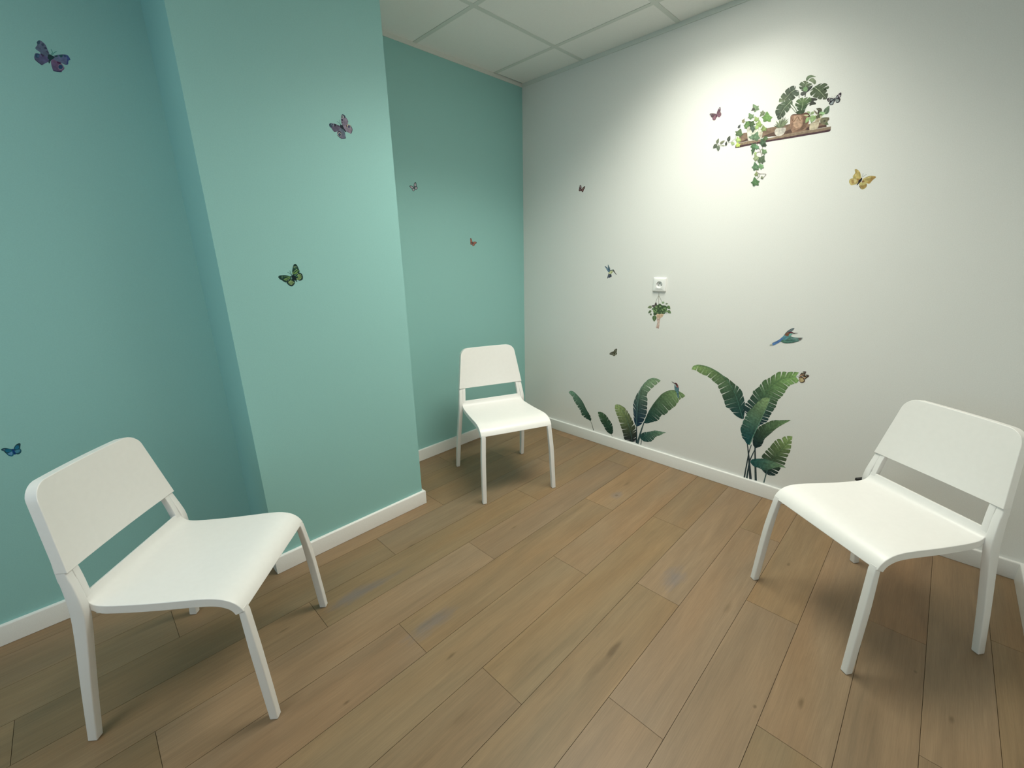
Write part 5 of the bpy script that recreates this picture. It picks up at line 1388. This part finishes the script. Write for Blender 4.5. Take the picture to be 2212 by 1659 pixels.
   ["p",[0.073,0.104,0.076],[0.103,0.148,0.108],[-711,528,-679,550,-622,534,-618,468,-563,401,-614,382,-635,334,-676,257,-739,354,-774,413,-834,452,-793,501,-806,570,-751,564]],
   ["s",[0.126,0.183,0.132],11,4,[-700,446,-685,325]],
   ["s",[0.126,0.183,0.132],11,4,[-700,446,-619,416]],
   ["s",[0.126,0.183,0.132],11,4,[-700,446,-778,447]],
   ["s",[0.126,0.183,0.132],11,4,[-700,446,-654,508]],
   ["s",[0.126,0.183,0.132],11,4,[-700,446,-766,529]],
   ["p",[0.118,0.189,0.08],[0.168,0.272,0.113],[-955,553,-948,517,-970,484,-1014,517,-1069,514,-1069,563,-1094,605,-1135,679,-1059,671,-1014,664,-975,686,-953,629,-907,600,-923,563]],
   ["s",[0.208,0.336,0.139],8,3,[-1009,591,-1089,647]],
   ["s",[0.208,0.336,0.139],8,3,[-1009,591,-1046,547]],
   ["s",[0.208,0.336,0.139],8,3,[-1009,591,-991,649]],
   ["s",[0.208,0.336,0.139],8,3,[-1009,591,-980,522]],
   ["s",[0.208,0.336,0.139],8,3,[-1009,591,-942,593]],
   ["p",[0.229,0.313,0.113],[0.329,0.452,0.162],[-447,500,-493,488,-563,518,-554,580,-611,656,-540,658,-503,696,-434,754,-374,649,-343,587,-275,535,-337,502,-335,436,-404,457]],
   ["s",[0.408,0.562,0.199],11,4,[-443,577,-437,690]],
   ["s",[0.408,0.562,0.199],11,4,[-443,577,-542,626]],
   ["s",[0.408,0.562,0.199],11,4,[-443,577,-344,555]],
   ["s",[0.408,0.562,0.199],11,4,[-443,577,-516,534]],
   ["s",[0.408,0.562,0.199],11,4,[-443,577,-378,484]],
   ["p",[0.265,0.365,0.143],[0.382,0.528,0.205],[-506,506,-472,501,-433,470,-453,440,-433,387,-481,401,-515,390,-575,374,-591,443,-598,484,-631,527,-581,530,-567,565,-525,538]],
   ["s",[0.474,0.658,0.253],7,2,[-527,466,-558,407]],
   ["s",[0.474,0.658,0.253],7,2,[-527,466,-472,418]],
   ["s",[0.474,0.658,0.253],7,2,[-527,466,-589,500]],
   ["s",[0.474,0.658,0.253],7,2,[-527,466,-468,472]],
   ["s",[0.474,0.658,0.253],7,2,[-527,466,-549,530]],
   ["p",[0.189,0.25,0.096],[0.272,0.36,0.136],[-184,266,-214,240,-275,245,-290,307,-357,361,-305,387,-290,435,-259,513,-180,432,-136,383,-69,356,-103,304,-81,242,-138,239]],
   ["s",[0.336,0.447,0.168],10,3,[-207,341,-240,451]],
   ["s",[0.336,0.447,0.168],10,3,[-207,341,-296,356]],
   ["s",[0.336,0.447,0.168],10,3,[-207,341,-126,353]],
   ["s",[0.336,0.447,0.168],10,3,[-207,341,-246,276]],
   ["s",[0.336,0.447,0.168],10,3,[-207,341,-128,274]],
   ["p",[0.113,0.183,0.109],[0.162,0.263,0.155],[-543,-42,-607,-49,-690,0,-662,78,-716,185,-622,177,-564,219,-459,282,-409,139,-383,54,-309,-24,-398,-57,-413,-141,-498,-104]],
   ["s",[0.199,0.325,0.191],15,5,[-518,57,-480,202]],
   ["s",[0.199,0.325,0.191],15,5,[-518,57,-633,136]],
   ["s",[0.199,0.325,0.191],15,5,[-518,57,-394,13]],
   ["s",[0.199,0.325,0.191],15,5,[-518,57,-624,13]],
   ["s",[0.199,0.325,0.191],15,5,[-518,57,-456,-73]],
   ["p",[0.133,0.195,0.133],[0.19,0.281,0.19],[-668,54,-652,24,-657,-14,-698,3,-736,-18,-752,27,-784,58,-836,112,-780,129,-746,137,-726,169,-692,124,-650,112,-649,73]],
   ["s",[0.234,0.348,0.234],7,2,[-719,72,-794,98]],
   ["s",[0.234,0.348,0.234],7,2,[-719,72,-731,20]],
   ["s",[0.234,0.348,0.234],7,2,[-719,72,-725,130]],
   ["s",[0.234,0.348,0.234],7,2,[-719,72,-676,18]],
   ["s",[0.234,0.348,0.234],7,2,[-719,72,-672,95]],
   ["p",[0.084,0.128,0.059],[0.119,0.182,0.083],[-10,-63,27,-86,43,-129,-13,-137,-43,-183,-87,-144,-140,-131,-230,-105,-178,-52,-144,-22,-141,25,-76,-2,-23,11,1,-31]],
   ["s",[0.146,0.225,0.102],10,3,[-76,-76,-175,-95]],
   ["s",[0.146,0.225,0.102],10,3,[-76,-76,-59,-139]],
   ["s",[0.146,0.225,0.102],10,3,[-76,-76,-117,-17]],
   ["s",[0.146,0.225,0.102],10,3,[-76,-76,3,-107]],
   ["s",[0.146,0.225,0.102],10,3,[-76,-76,-38,-22]],
   ["p",[0.257,0.356,0.143],[0.371,0.515,0.205],[-1248,-3,-1261,-33,-1304,-46,-1331,1,-1391,26,-1363,62,-1367,105,-1368,179,-1292,135,-1249,108,-1196,104,-1205,52,-1172,7,-1210,-12]],
   ["s",[0.461,0.641,0.253],8,3,[-1285,52,-1338,133]],
   ["s",[0.461,0.641,0.253],8,3,[-1285,52,-1348,39]],
   ["s",[0.461,0.641,0.253],8,3,[-1285,52,-1234,85]],
   ["s",[0.461,0.641,0.253],8,3,[-1285,52,-1293,-13]],
   ["s",[0.461,0.641,0.253],8,3,[-1285,52,-1213,20]],
   ["p",[0.066,0.104,0.053],[0.093,0.148,0.074],[-115,-169,-77,-169,-35,-203,-61,-246,-43,-311,-96,-300,-136,-321,-206,-351,-218,-264,-222,-213,-256,-163,-199,-150,-179,-103,-134,-130]],
   ["s",[0.113,0.183,0.091],10,3,[-143,-224,-183,-305]],
   ["s",[0.113,0.183,0.091],10,3,[-143,-224,-85,-277]],
   ["s",[0.113,0.183,0.091],10,3,[-143,-224,-210,-190]],
   ["s",[0.113,0.183,0.091],10,3,[-143,-224,-75,-206]],
   ["s",[0.113,0.183,0.091],10,3,[-143,-224,-162,-145]],
   ["p",[0.422,0.528,0.133],[0.612,0.768,0.19],[-1276,-226,-1303,-249,-1355,-245,-1367,-193,-1424,-149,-1379,-126,-1366,-86,-1338,-20,-1270,-86,-1233,-127,-1175,-149,-1206,-193,-1187,-245,-1237,-248]],
   ["s",[0.762,0.82,0.234],8,3,[-1295,-164,-1322,-71]],
   ["s",[0.762,0.82,0.234],8,3,[-1295,-164,-1372,-152]],
   ["s",[0.762,0.82,0.234],8,3,[-1295,-164,-1225,-153]],
   ["s",[0.762,0.82,0.234],8,3,[-1295,-164,-1330,-219]],
   ["s",[0.762,0.82,0.234],8,3,[-1295,-164,-1227,-219]],
   ["p",[0.313,0.422,0.154],[0.452,0.612,0.22],[-1292,6,-1320,-17,-1376,-13,-1389,42,-1449,89,-1402,112,-1387,155,-1357,225,-1286,154,-1246,111,-1185,87,-1218,41,-1198,-14,-1251,-18]],
   ["s",[0.562,0.762,0.273],9,3,[-1312,73,-1341,170]],
   ["s",[0.562,0.762,0.273],9,3,[-1312,73,-1394,85]],
   ["s",[0.562,0.762,0.273],9,3,[-1312,73,-1238,84]],
   ["s",[0.562,0.762,0.273],9,3,[-1312,73,-1349,14]],
   ["s",[0.562,0.762,0.273],9,3,[-1312,73,-1240,13]],
  ]),
  ('vine', 'ivy vine hanging below the shelf', [
   ["s",[0.25,0.202,0.16],18,18,[-479,-162,-375,-339,-341,-397,-237,-574,-181,-715,-148,-867]],
   ["s",[0.25,0.202,0.16],18,18,[-390,-639,-311,-625,-222,-636]],
   ["s",[0.25,0.202,0.16],18,18,[-149,-416,-159,-507,-240,-553]],
   ["s",[0.25,0.202,0.16],18,18,[-145,-763,-83,-731,-30,-686]],
   ["s",[0.25,0.202,0.16],18,18,[-162,-1092,-179,-1197]],
   ["s",[0.25,0.202,0.16],18,18,[-286,-1384,-265,-1496,-157,-1592,-19,-1621,158,-1660,105,-1748,9,-1831]],
   ["s",[0.25,0.202,0.16],18,18,[-111,-1612,-126,-1705,-222,-1822]],
   ["s",[0.25,0.202,0.16],18,18,[-265,-1496,-255,-1675]],
   ["p",[0.076,0.148,0.076],[0.108,0.212,0.108],[-562,-252,-524,-225,-459,-242,-453,-321,-388,-398,-449,-422,-473,-479,-520,-573,-594,-459,-635,-391,-706,-345,-658,-286,-673,-205,-608,-211]],
   ["s",[0.132,0.263,0.132],13,4,[-549,-349,-531,-492]],
   ["s",[0.132,0.263,0.132],13,4,[-549,-349,-454,-382]],
   ["s",[0.132,0.263,0.132],13,4,[-549,-349,-641,-351]],
   ["s",[0.132,0.263,0.132],13,4,[-549,-349,-495,-275]],
   ["s",[0.132,0.263,0.132],13,4,[-549,-349,-626,-252]],
   ["p",[0.059,0.104,0.056],[0.083,0.148,0.079],[-563,-431,-539,-407,-504,-424,-510,-496,-484,-569,-520,-588,-541,-640,-579,-724,-607,-619,-621,-555,-655,-512,-621,-459,-620,-386,-584,-392]],
   ["s",[0.102,0.183,0.096],13,4,[-568,-520,-575,-651]],
   ["s",[0.102,0.183,0.096],13,4,[-568,-520,-518,-552]],
   ["s",[0.102,0.183,0.096],13,4,[-568,-520,-619,-519]],
   ["s",[0.102,0.183,0.096],13,4,[-568,-520,-529,-453]],
   ["s",[0.102,0.183,0.096],13,4,[-568,-520,-599,-430]],
   ["p",[0.123,0.236,0.133],[0.175,0.339,0.19],[-373,-469,-390,-494,-433,-500,-452,-453,-506,-422,-473,-394,-469,-354,-458,-288,-392,-338,-355,-370,-305,-381,-322,-427,-297,-472,-337,-484]],
   ["s",[0.216,0.421,0.234],7,2,[-399,-414,-437,-333]],
   ["s",[0.216,0.421,0.234],7,2,[-399,-414,-463,-416]],
   ["s",[0.216,0.421,0.234],7,2,[-399,-414,-344,-393]],
   ["s",[0.216,0.421,0.234],7,2,[-399,-414,-417,-471]],
   ["s",[0.216,0.421,0.234],7,2,[-399,-414,-335,-455]],
   ["p",[0.059,0.1,0.059],[0.083,0.142,0.083],[-132,-341,-155,-379,-216,-386,-245,-314,-324,-262,-280,-220,-277,-158,-266,-56,-169,-137,-114,-188,-42,-207,-63,-277,-25,-348,-81,-364]],
   ["s",[0.102,0.175,0.102],12,4,[-173,-255,-233,-127]],
   ["s",[0.102,0.175,0.102],12,4,[-173,-255,-263,-256]],
   ["s",[0.102,0.175,0.102],12,4,[-173,-255,-97,-223]],
   ["s",[0.102,0.175,0.102],12,4,[-173,-255,-195,-343]],
   ["s",[0.102,0.175,0.102],12,4,[-173,-255,-79,-320]],
   ["p",[0.039,0.059,0.037],[0.055,0.083,0.051],[-32,-342,0,-358,22,-397,-19,-411,-32,-458,-73,-428,-116,-423,-189,-411,-161,-354,-142,-322,-149,-277,-95,-294,-57,-275,-31,-311]],
   ["s",[0.067,0.102,0.062],8,3,[-79,-363,-150,-393]],
   ["s",[0.067,0.102,0.062],8,3,[-79,-363,-53,-419]],
   ["s",[0.067,0.102,0.062],8,3,[-79,-363,-122,-313]],
   ["s",[0.067,0.102,0.062],8,3,[-79,-363,-13,-381]],
   ["s",[0.067,0.102,0.062],8,3,[-79,-363,-61,-307]],
   ["p",[0.133,0.208,0.109],[0.19,0.3,0.155],[1,-720,-3,-761,-43,-785,-86,-731,-157,-710,-139,-659,-156,-603,-179,-509,-87,-551,-33,-578,23,-573,30,-642,78,-692,44,-724]],
   ["s",[0.234,0.371,0.191],10,3,[-53,-656,-134,-562]],
   ["s",[0.234,0.371,0.191],10,3,[-53,-656,-116,-685]],
   ["s",[0.234,0.371,0.191],10,3,[-53,-656,-10,-605]],
   ["s",[0.234,0.371,0.191],10,3,[-53,-656,-42,-741]],
   ["s",[0.234,0.371,0.191],10,3,[-53,-656,32,-684]],
   ["p",[0.273,0.383,0.154],[0.393,0.556,0.22],[-428,-629,-408,-621,-383,-636,-394,-673,-381,-715,-410,-719,-430,-742,-466,-778,-477,-719,-482,-683,-503,-655,-473,-633,-466,-595,-440,-605]],
   ["s",[0.488,0.692,0.273],7,2,[-439,-674,-456,-741]],
   ["s",[0.488,0.692,0.273],7,2,[-439,-674,-405,-700]],
   ["s",[0.488,0.692,0.273],7,2,[-439,-674,-477,-664]],
   ["s",[0.488,0.692,0.273],7,2,[-439,-674,-404,-647]],
   ["s",[0.488,0.692,0.273],7,2,[-439,-674,-454,-622]],
   ["p",[0.257,0.313,0.177],[0.371,0.452,0.254],[-339,-970,-365,-1005,-426,-1007,-448,-937,-522,-883,-474,-846,-466,-788,-446,-692,-357,-776,-307,-827,-237,-850,-264,-915,-234,-984,-290,-996]],
   ["s",[0.461,0.562,0.314],11,4,[-371,-886,-419,-762]],
   ["s",[0.461,0.562,0.314],11,4,[-371,-886,-461,-881]],
   ["s",[0.461,0.562,0.314],11,4,[-371,-886,-294,-861]],
   ["s",[0.461,0.562,0.314],11,4,[-371,-886,-401,-967]],
   ["s",[0.461,0.562,0.314],11,4,[-371,-886,-284,-953]],
   ["p",[0.08,0.113,0.073],[0.113,0.162,0.103],[-155,-1073,-214,-1070,-283,-1018,-245,-955,-278,-857,-193,-876,-132,-848,-26,-808,-2,-937,8,-1012,64,-1088,-23,-1104,-50,-1174,-123,-1132]],
   ["s",[0.139,0.199,0.126],14,5,[-115,-992,-58,-874]],
   ["s",[0.139,0.199,0.126],14,5,[-115,-992,-209,-909]],
   ["s",[0.139,0.199,0.126],14,5,[-115,-992,-8,-1045]],
   ["s",[0.139,0.199,0.126],14,5,[-115,-992,-221,-1015]],
   ["s",[0.139,0.199,0.126],14,5,[-115,-992,-79,-1111]],
   ["p",[0.073,0.109,0.066],[0.103,0.155,0.093],[-223,-988,-202,-972,-165,-981,-161,-1026,-125,-1070,-159,-1084,-172,-1118,-199,-1172,-241,-1108,-264,-1069,-304,-1043,-277,-1009,-286,-962,-249,-965]],
   ["s",[0.126,0.191,0.113],7,2,[-216,-1044,-205,-1126]],
   ["s",[0.126,0.191,0.113],7,2,[-216,-1044,-162,-1061]],
   ["s",[0.126,0.191,0.113],7,2,[-216,-1044,-267,-1046]],
   ["s",[0.126,0.191,0.113],7,2,[-216,-1044,-185,-1000]],
   ["s",[0.126,0.191,0.113],7,2,[-216,-1044,-259,-989]],
   ["p",[0.096,0.171,0.1],[0.136,0.245,0.142],[-316,-1385,-352,-1424,-429,-1421,-449,-1334,-535,-1263,-472,-1223,-455,-1154,-419,-1042,-317,-1150,-260,-1216,-176,-1250,-217,-1326,-186,-1411,-257,-1420]],
   ["s",[0.168,0.303,0.175],14,5,[-347,-1281,-393,-1128]],
   ["s",[0.168,0.303,0.175],14,5,[-347,-1281,-459,-1266]],
   ["s",[0.168,0.303,0.175],14,5,[-347,-1281,-247,-1259]],
   ["s",[0.168,0.303,0.175],14,5,[-347,-1281,-394,-1376]],
   ["s",[0.168,0.303,0.175],14,5,[-347,-1281,-246,-1370]],
   ["p",[0.148,0.257,0.133],[0.212,0.371,0.19],[-54,-1363,-64,-1402,-108,-1417,-145,-1354,-216,-1319,-191,-1273,-202,-1215,-214,-1118,-124,-1179,-72,-1217,-13,-1223,-15,-1292,28,-1352,-10,-1376]],
   ["s",[0.263,0.461,0.234],11,4,[-103,-1288,-174,-1179]],
   ["s",[0.263,0.461,0.234],11,4,[-103,-1288,-171,-1304]],
   ["s",[0.263,0.461,0.234],11,4,[-103,-1288,-52,-1247]],
   ["s",[0.263,0.461,0.234],11,4,[-103,-1288,-102,-1374]],
   ["s",[0.263,0.461,0.234],11,4,[-103,-1288,-18,-1334]],
   ["p",[0.195,0.236,0.113],[0.281,0.339,0.162],[-267,-1669,-292,-1684,-335,-1676,-338,-1633,-379,-1592,-339,-1579,-321,-1548,-289,-1498,-242,-1559,-216,-1595,-172,-1619,-203,-1651,-195,-1694,-237,-1691]],
   ["s",[0.348,0.421,0.199],7,2,[-273,-1618,-283,-1541]],
   ["s",[0.348,0.421,0.199],7,2,[-273,-1618,-336,-1600]],
   ["s",[0.348,0.421,0.199],7,2,[-273,-1618,-214,-1616]],
   ["s",[0.348,0.421,0.199],7,2,[-273,-1618,-310,-1658]],
   ["s",[0.348,0.421,0.199],7,2,[-273,-1618,-225,-1669]],
   ["p",[0.177,0.195,0.128],[0.254,0.281,0.182],[29,-1772,53,-1781,74,-1809,52,-1824,53,-1861,22,-1842,-6,-1842,-54,-1839,-48,-1793,-43,-1767,-57,-1733,-20,-1741,-1,-1723,24,-1748]],
   ["s",[0.314,0.348,0.225],5,2,[4,-1792,-33,-1822]],
   ["s",[0.314,0.348,0.225],5,2,[4,-1792,32,-1833]],
   ["s",[0.314,0.348,0.225],5,2,[4,-1792,-33,-1758]],
   ["s",[0.314,0.348,0.225],5,2,[4,-1792,49,-1800]],
   ["s",[0.314,0.348,0.225],5,2,[4,-1792,4,-1748]],
   ["p",[0.076,0.148,0.069],[0.108,0.212,0.097],[-238,-2085,-279,-2127,-364,-2126,-385,-2034,-479,-1960,-408,-1916,-388,-1843,-346,-1722,-235,-1834,-173,-1903,-81,-1937,-127,-2019,-94,-2109,-174,-2120]],
   ["s",[0.132,0.263,0.12],15,5,[-271,-1975,-319,-1813]],
   ["s",[0.132,0.263,0.12],15,5,[-271,-1975,-394,-1962]],
   ["s",[0.132,0.263,0.12],15,5,[-271,-1975,-160,-1948]],
   ["s",[0.132,0.263,0.12],15,5,[-271,-1975,-324,-2077]],
   ["s",[0.132,0.263,0.12],15,5,[-271,-1975,-160,-2067]],
  ]),
  ('vine', 'variegated vine trailing off the left end', [
   ["s",[0.25,0.273,0.177],15,15,[-2330,81,-2249,22,-2156,-40,-2044,-59,-1884,-86]],
   ["s",[0.25,0.273,0.177],14,14,[-1791,45,-1708,42,-1624,38,-1537,101,-1451,158]],
   ["s",[0.25,0.273,0.177],15,15,[-2138,14,-2047,-36,-1947,-64]],
   ["s",[0.25,0.273,0.177],14,14,[-1429,270,-1415,102,-1374,6]],
   ["p",[0.133,0.154,0.104],[0.169,0.197,0.133],[-2331,93,-2292,91,-2254,113,-2235,153,-2234,203,-2241,258,-2250,301,-2283,281,-2324,253,-2355,220,-2368,177,-2358,128]],
   ["s",[0.356,0.374,0.25],9,2,[-2331,93,-2258,280]],
   ["p",[0.177,0.189,0.123],[0.226,0.242,0.157],[-2167,53,-2131,38,-2080,39,-2034,59,-1997,91,-1965,130,-1943,161,-1987,160,-2045,156,-2098,145,-2141,122,-2167,86]],
   ["s",[0.356,0.374,0.25],7,2,[-2167,53,-1965,151]],
   ["p",[0.062,0.073,0.059],[0.079,0.092,0.075],[-1798,102,-1752,98,-1709,120,-1687,163,-1686,218,-1695,279,-1706,326,-1744,307,-1790,279,-1826,244,-1841,197,-1829,143]],
   ["s",[0.25,0.273,0.202],10,3,[-1798,102,-1715,304]],
   ["p",[0.056,0.062,0.056],[0.071,0.079,0.071],[-1872,-88,-1843,-82,-1820,-56,-1814,-18,-1822,25,-1838,71,-1852,106,-1872,83,-1896,51,-1912,17,-1914,-23,-1897,-63]],
   ["s",[0.215,0.215,0.165],7,2,[-1872,-88,-1854,87]],
   ["p",[0.073,0.088,0.066],[0.092,0.111,0.083],[-2314,44,-2362,68,-2418,69,-2458,44,-2478,-1,-2489,-56,-2494,-101,-2444,-101,-2383,-98,-2331,-85,-2298,-53,-2293,-3]],
   ["s",[0.25,0.288,0.183],11,3,[-2314,44,-2476,-86]],
   ["p",[0.113,0.143,0.104],[0.144,0.183,0.133],[-2244,-25,-2290,-37,-2320,-72,-2319,-119,-2291,-171,-2250,-225,-2214,-265,-2188,-234,-2159,-191,-2143,-147,-2153,-98,-2194,-52]],
   ["s",[0.422,0.473,0.356],12,3,[-2244,-25,-2217,-241]],
   ["p",[0.304,0.402,0.195],[0.391,0.519,0.25],[-1540,24,-1588,30,-1624,18,-1632,-10,-1615,-47,-1585,-88,-1558,-121,-1526,-110,-1488,-94,-1464,-73,-1464,-43,-1495,-6]],
   ["s",[0.506,0.563,0.356],12,3,[-1540,24,-1556,-107]],
  ]),
 ]),
]
def side_axes(wall):
    if wall == 'W': return Vector((0, 0, 0)), Vector((0, -1, 0)), Vector((-1, 0, 0))
    y = {'R': 0.0, 'P': YP, 'L': YL}[wall]
    return Vector((0, y, 0)), Vector((1, 0, 0)), Vector((0, -1, 0))

def pts2(a):
    return [Vector((a[i] * 1e-4, a[i + 1] * 1e-4)) for i in range(0, len(a), 2)]

def mixc(a, c, t):
    return [a[i] * (1 - t) + c[i] * t for i in range(3)]

def sticker_part(prims, off):
    V, Fc, Cl = [], [], []
    def put(P, faces, cols, o_):
        n = len(V)
        V.extend([(p.x, p.y, o_) for p in P]); Cl.extend(cols)
        Fc.extend([tuple(i + n for i in f) for f in faces])
    def stroke(P, w0, w1, c, o_):
        P = catmull([(p.x, p.y, 0) for p in P], 6 * (len(P) - 1)) if len(P) > 2 else [Vector((p.x, p.y, 0)) for p in P]
        Q, fs = [], []
        n = len(P)
        for i, p in enumerate(P):
            t = (P[min(i + 1, n - 1)] - P[max(i - 1, 0)]).normalized()
            nv = Vector((-t.y, t.x, 0)) * 0.5 * (w0 + (w1 - w0) * i / (n - 1))
            Q += [p + nv, p - nv]
        for i in range(n - 1): fs.append((2 * i, 2 * i + 1, 2 * i + 3, 2 * i + 2))
        put(Q, fs, [c] * len(Q), o_)
    for pr in prims:
        k = pr[0]
        if k in 'pq':
            P = pts2(pr[3]); c, c2 = pr[1], pr[2]
            if len(P) >= 8 and k == 'p':
                P3 = catmull([(p.x, p.y, 0) for p in P + [P[0]]], len(P) * 2)[:-1]
                P = [Vector((q.x, q.y)) for q in P3]
            tri = tessellate_polygon([[Vector((p.x, p.y, 0)) for p in P]])
            if c2:
                s_ = [p.x + p.y for p in P]; lo, hi = min(s_), max(s_)
                cols = [mixc(c, c2, (q - lo) / (hi - lo + 1e-9)) for q in s_]
            else: cols = [c] * len(P)
            put(P, tri, cols, off)
        elif k == 's':
            stroke(pts2(pr[4]), pr[2] * 1e-4, pr[3] * 1e-4, pr[1], off)
        elif k == 'l':
            cb, ct, mid, le, ri, n, sweep, gap, depth, seed, rib, ribw = pr[1:]
            rg = random.Random(seed)
            f3 = lambda a: [(p.x, p.y, 0) for p in pts2(a)]
            NM = 80
            Mi = catmull(f3(mid), NM)
            def at(C_, t):
                t = max(0, min(1, t)) * NM; i = min(int(t), NM - 1)
                return C_[i].lerp(C_[i + 1], t - i)
            for E_ in (catmull(f3(le), NM), catmull(f3(ri), NM)):
                bd = [i / n + (rg.uniform(-.28, .28) / n if 0 < i < n else 0) for i in range(n + 1)]
                opens = [0] + [gap * rg.choice((0.35, 0.8, 1.0, 1.3)) for _ in range(n - 1)] + [0]
                dps = [depth * rg.uniform(0.7, 1.5) for _ in range(n + 1)]
                for i in range(n):
                    tn = rg.uniform(0.84, 1.14)
                    S_, T_ = 6, 4
                    Q, cols, fs = [], [], []
                    for si in range(S_ + 1):
                        s_ = si / S_
                        ga = opens[i] / 2 * max(0, (s_ - dps[i]) / (1 - min(.95, dps[i])))
                        gb = opens[i + 1] / 2 * max(0, (s_ - dps[i + 1]) / (1 - min(.95, dps[i + 1])))
                        for ti in range(T_ + 1):
                            q = ti / T_
                            q = ga + (1 - ga - gb) * q
                            t = bd[i] + (bd[i + 1] - bd[i]) * q
                            tm = max(0, t - sweep * (0.4 + 0.6 * min(1, (1 - t) * 4)))
                            se = s_ * (1 - 0.035 * (abs(ti / T_ - .5) * 2) ** 2 * (1 if opens[i] + opens[i + 1] > .05 else 0) * (1 if 0 < i < n - 1 else 0))
                            p = at(Mi, tm).lerp(at(E_, t), se)
                            Q.append(p)
                            cc = mixc(cb, ct, t ** 1.9)
                            g = tn * (1.0 - 0.16 * (ti % 2)) * (0.88 + 0.2 * math.sin(math.pi * min(1, s_ * 1.05)))
                            cols.append([x * g for x in cc])
                    for si in range(S_):
                        for ti in range(T_):
                            a_ = si * (T_ + 1) + ti
                            fs.append((a_, a_ + 1, a_ + T_ + 2, a_ + T_ + 1))
                    put(Q, fs, cols, off)
            if rib:
                off += 6e-6
                stroke([Vector((p.x, p.y)) for p in Mi[::8]], ribw * 1e-4, ribw * 0.4e-4, rib, off)
        off += 6e-6
    return V, Fc, Cl, off

FRONT = ('blue green bird in flight', 'red headed', 'orange and black butterfly', 'black and grey')
for S in STICKERS:
    org, U, Nn = side_axes(S['wall'])
    u0, v0 = S['at']
    base = org + U * u0 + Vector((0, 0, v0))
    e = tag(empty(S['name'], base), S['label'], 'wall sticker', S['group'])
    off = 0.0011 if S['label'].startswith(FRONT) else 0.0003
    for pname, plabel, prims in S['parts']:
        V, Fc, Cl, off = sticker_part(prims, off)
        W3 = [U * v[0] + Vector((0, 0, v[1])) + Nn * v[2] for v in V]
        o = link_mesh(pname, W3, Fc, M_INK, e)
        at_ = o.data.attributes.new('ink', 'FLOAT_COLOR', 'POINT')
        for i, c in enumerate(Cl): at_.data[i].color = (min(1, max(0, c[0])), min(1, max(0, c[1])), min(1, max(0, c[2])), 1)
        if plabel: o['label'] = plabel
